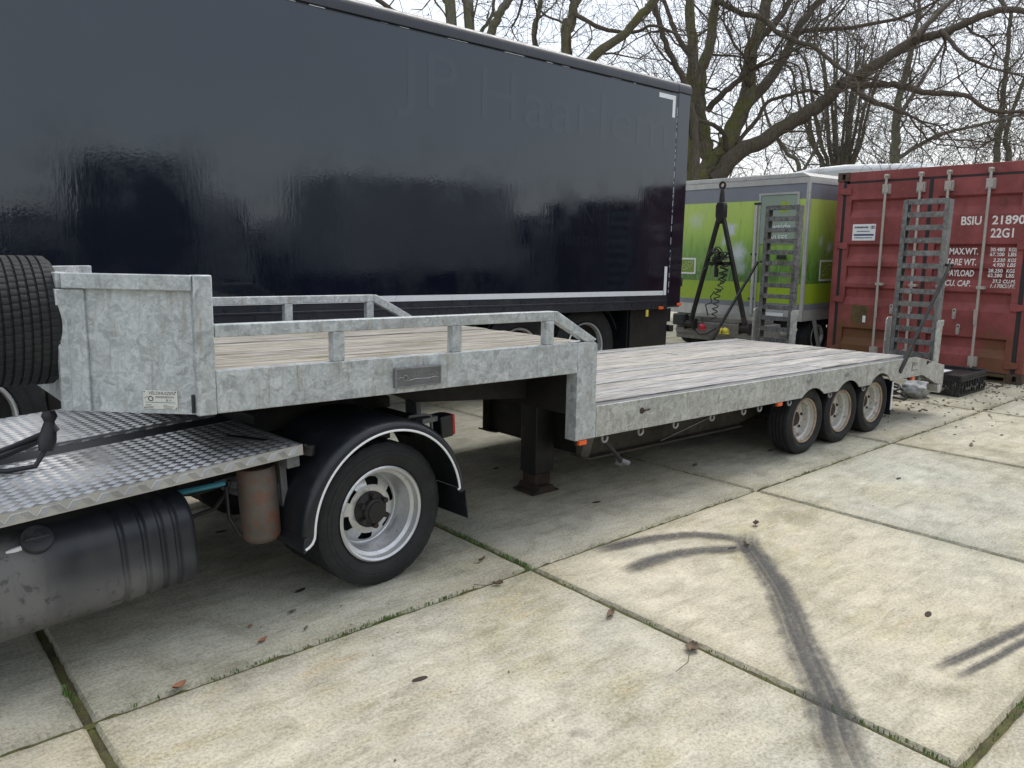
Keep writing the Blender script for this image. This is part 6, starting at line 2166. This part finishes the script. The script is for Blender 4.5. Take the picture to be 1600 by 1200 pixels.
def far_thicket():
    """twiggy mass of the hedgerow far behind: reads as one mass"""
    rng = random.Random(77)
    m = MB()
    for _ in range(210):
        t = rng.random()
        a = R(14 + 38 * t)
        D = rng.uniform(28, 42)
        x, y = -.47 + D * math.cos(a), -2.75 + D * math.sin(a)
        h = rng.uniform(4.0, 6.5) if rng.random() < .35 else rng.uniform(2.5, 4.6)
        p = Vector((x, y, 0))
        q = Vector((x + rng.gauss(0, .5), y + rng.gauss(0, .5), h * .45))
        m.tube([p, (p + q) / 2 + Vector((rng.gauss(0, .1), rng.gauss(0, .1), 0)), q], [.06, .05, .04], 4, False)
        for _ in range(3):
            grow(m, q.copy(), Vector((rng.gauss(0, .35), rng.gauss(0, .35), 1)), .03, h * .45, 2, rng, .05, .8, None, .006, .7)
    o = m.build('far_thicket', MAT['twig_far'], None, smooth=60, fix=False)
    tag(o, 'far mass of bare brown twigs along the skyline behind the trees', 'thicket', kind='stuff')
far_thicket()

# ================================================================== things across the yard, seen mirrored in the black trailer's side
def box_truck(x0, x1, y0, y1, h, mat, label):
    t = thing('box_truck', ((x0 + x1) / 2, (y0 + y1) / 2, 0), label, 'truck')
    MB().box(x0, x1 - 1.2, y0, y1, 1.0, h).build('box_body', MAT[mat], t, bevel=.05)
    m = MB()
    m.xz([(x1 - 1.15, .5), (x1 - 1.15, h * .78), (x1 - .25, h * .78), (x1 - .02, 1.6), (x1, .5)], y0 + .1, y1 - .1)
    cab = m.build('cab', MAT['grey_body'], t, bevel=.05)
    MB().box(x1 - .9, x1 - .35, y1 - .099, y1 - .09, 1.6, 2.3).build('side_window', MAT['glass'], cab)
    MB().box(x0, x1 - .3, y0 + .4, y1 - .4, .6, .98).build('chassis', MAT['dark_steel'], t)
    for x in (x0 + .9, x1 - .7):
        for y in (y0 + .14, y1 - .14):
            w_o = truck_wheel(t, (x, y, .47))
            if y > (y0 + y1) / 2:
                w_o.rotation_euler = (0, 0, PI)

def build_mirrored():
    rng = random.Random(31)
    # hedge along the opposite side of the yard
    m = MB()
    for i in range(15000):
        x = rng.uniform(-22, 34)
        top = 2.05 + .2 * math.sin(x * .7) + .2 * math.sin(x * 2.3 + 1) + (.9 if x < 1.5 else 0)
        z = rng.uniform(.0, 1) ** .7 * top
        y = -11.2 + rng.uniform(-.8, .8)
        s = rng.uniform(.08, .20)
        u = Vector((rng.gauss(0, 1), rng.gauss(0, 1), rng.gauss(0, 1))).normalized() * s
        v = u.cross(Vector((rng.gauss(0, 1), rng.gauss(0, 1), rng.gauss(0, 1)))).normalized() * s * .6
        c = Vector((x, y, z))
        m._add([c - u, c + v, c + u, c - v], [(0, 1, 2, 3)])
    t = thing('hedge', (6, -11.2, 0), 'dark ragged hedge across the yard, mirrored low in the black trailer side', 'hedge')
    m.build('foliage', MAT['hedge'], t, smooth=0, fix=False)
    MB().box(-22, 34, -11.6, -10.9, 0, 1.5).build('inner_growth', MAT['hedge'], t)
    box_truck(3.4, 6.6, -10.2, -7.8, 3.35, 'dark_body', 'dark box truck across the yard, mirrored in the black trailer above the headboard')
    box_truck(7.6, 13.6, -8.4, -5.9, 3.1, 'grey_body', 'pale grey box truck across the yard, mirrored in the middle of the black trailer')
    t = thing('shipping_container', (17, -5.2, 0), 'dull red container across the yard, mirrored at the right end of the black trailer', 'container')
    m = MB()
    poly = []
    x = 14.0
    while x < 20.0:
        for dx, d in ((0, 0), (.07, 0), (.14, .036), (.21, .036)):
            poly.append((x + dx, -4.0 - d))
        x += .28
    n = len(poly)
    m._add([(a, b, .15) for a, b in poly] + [(a, b, 2.6) for a, b in poly], [(i, i + 1, i + 1 + n, i + n) for i in range(n - 1)])
    m.build('side_wall', MAT['casting'], t, smooth=0)
    MB().box(13.98, 20.25, -6.44, -4.04, .0, 2.75).build('shell', MAT['casting'], t, bevel=.02)
build_mirrored()
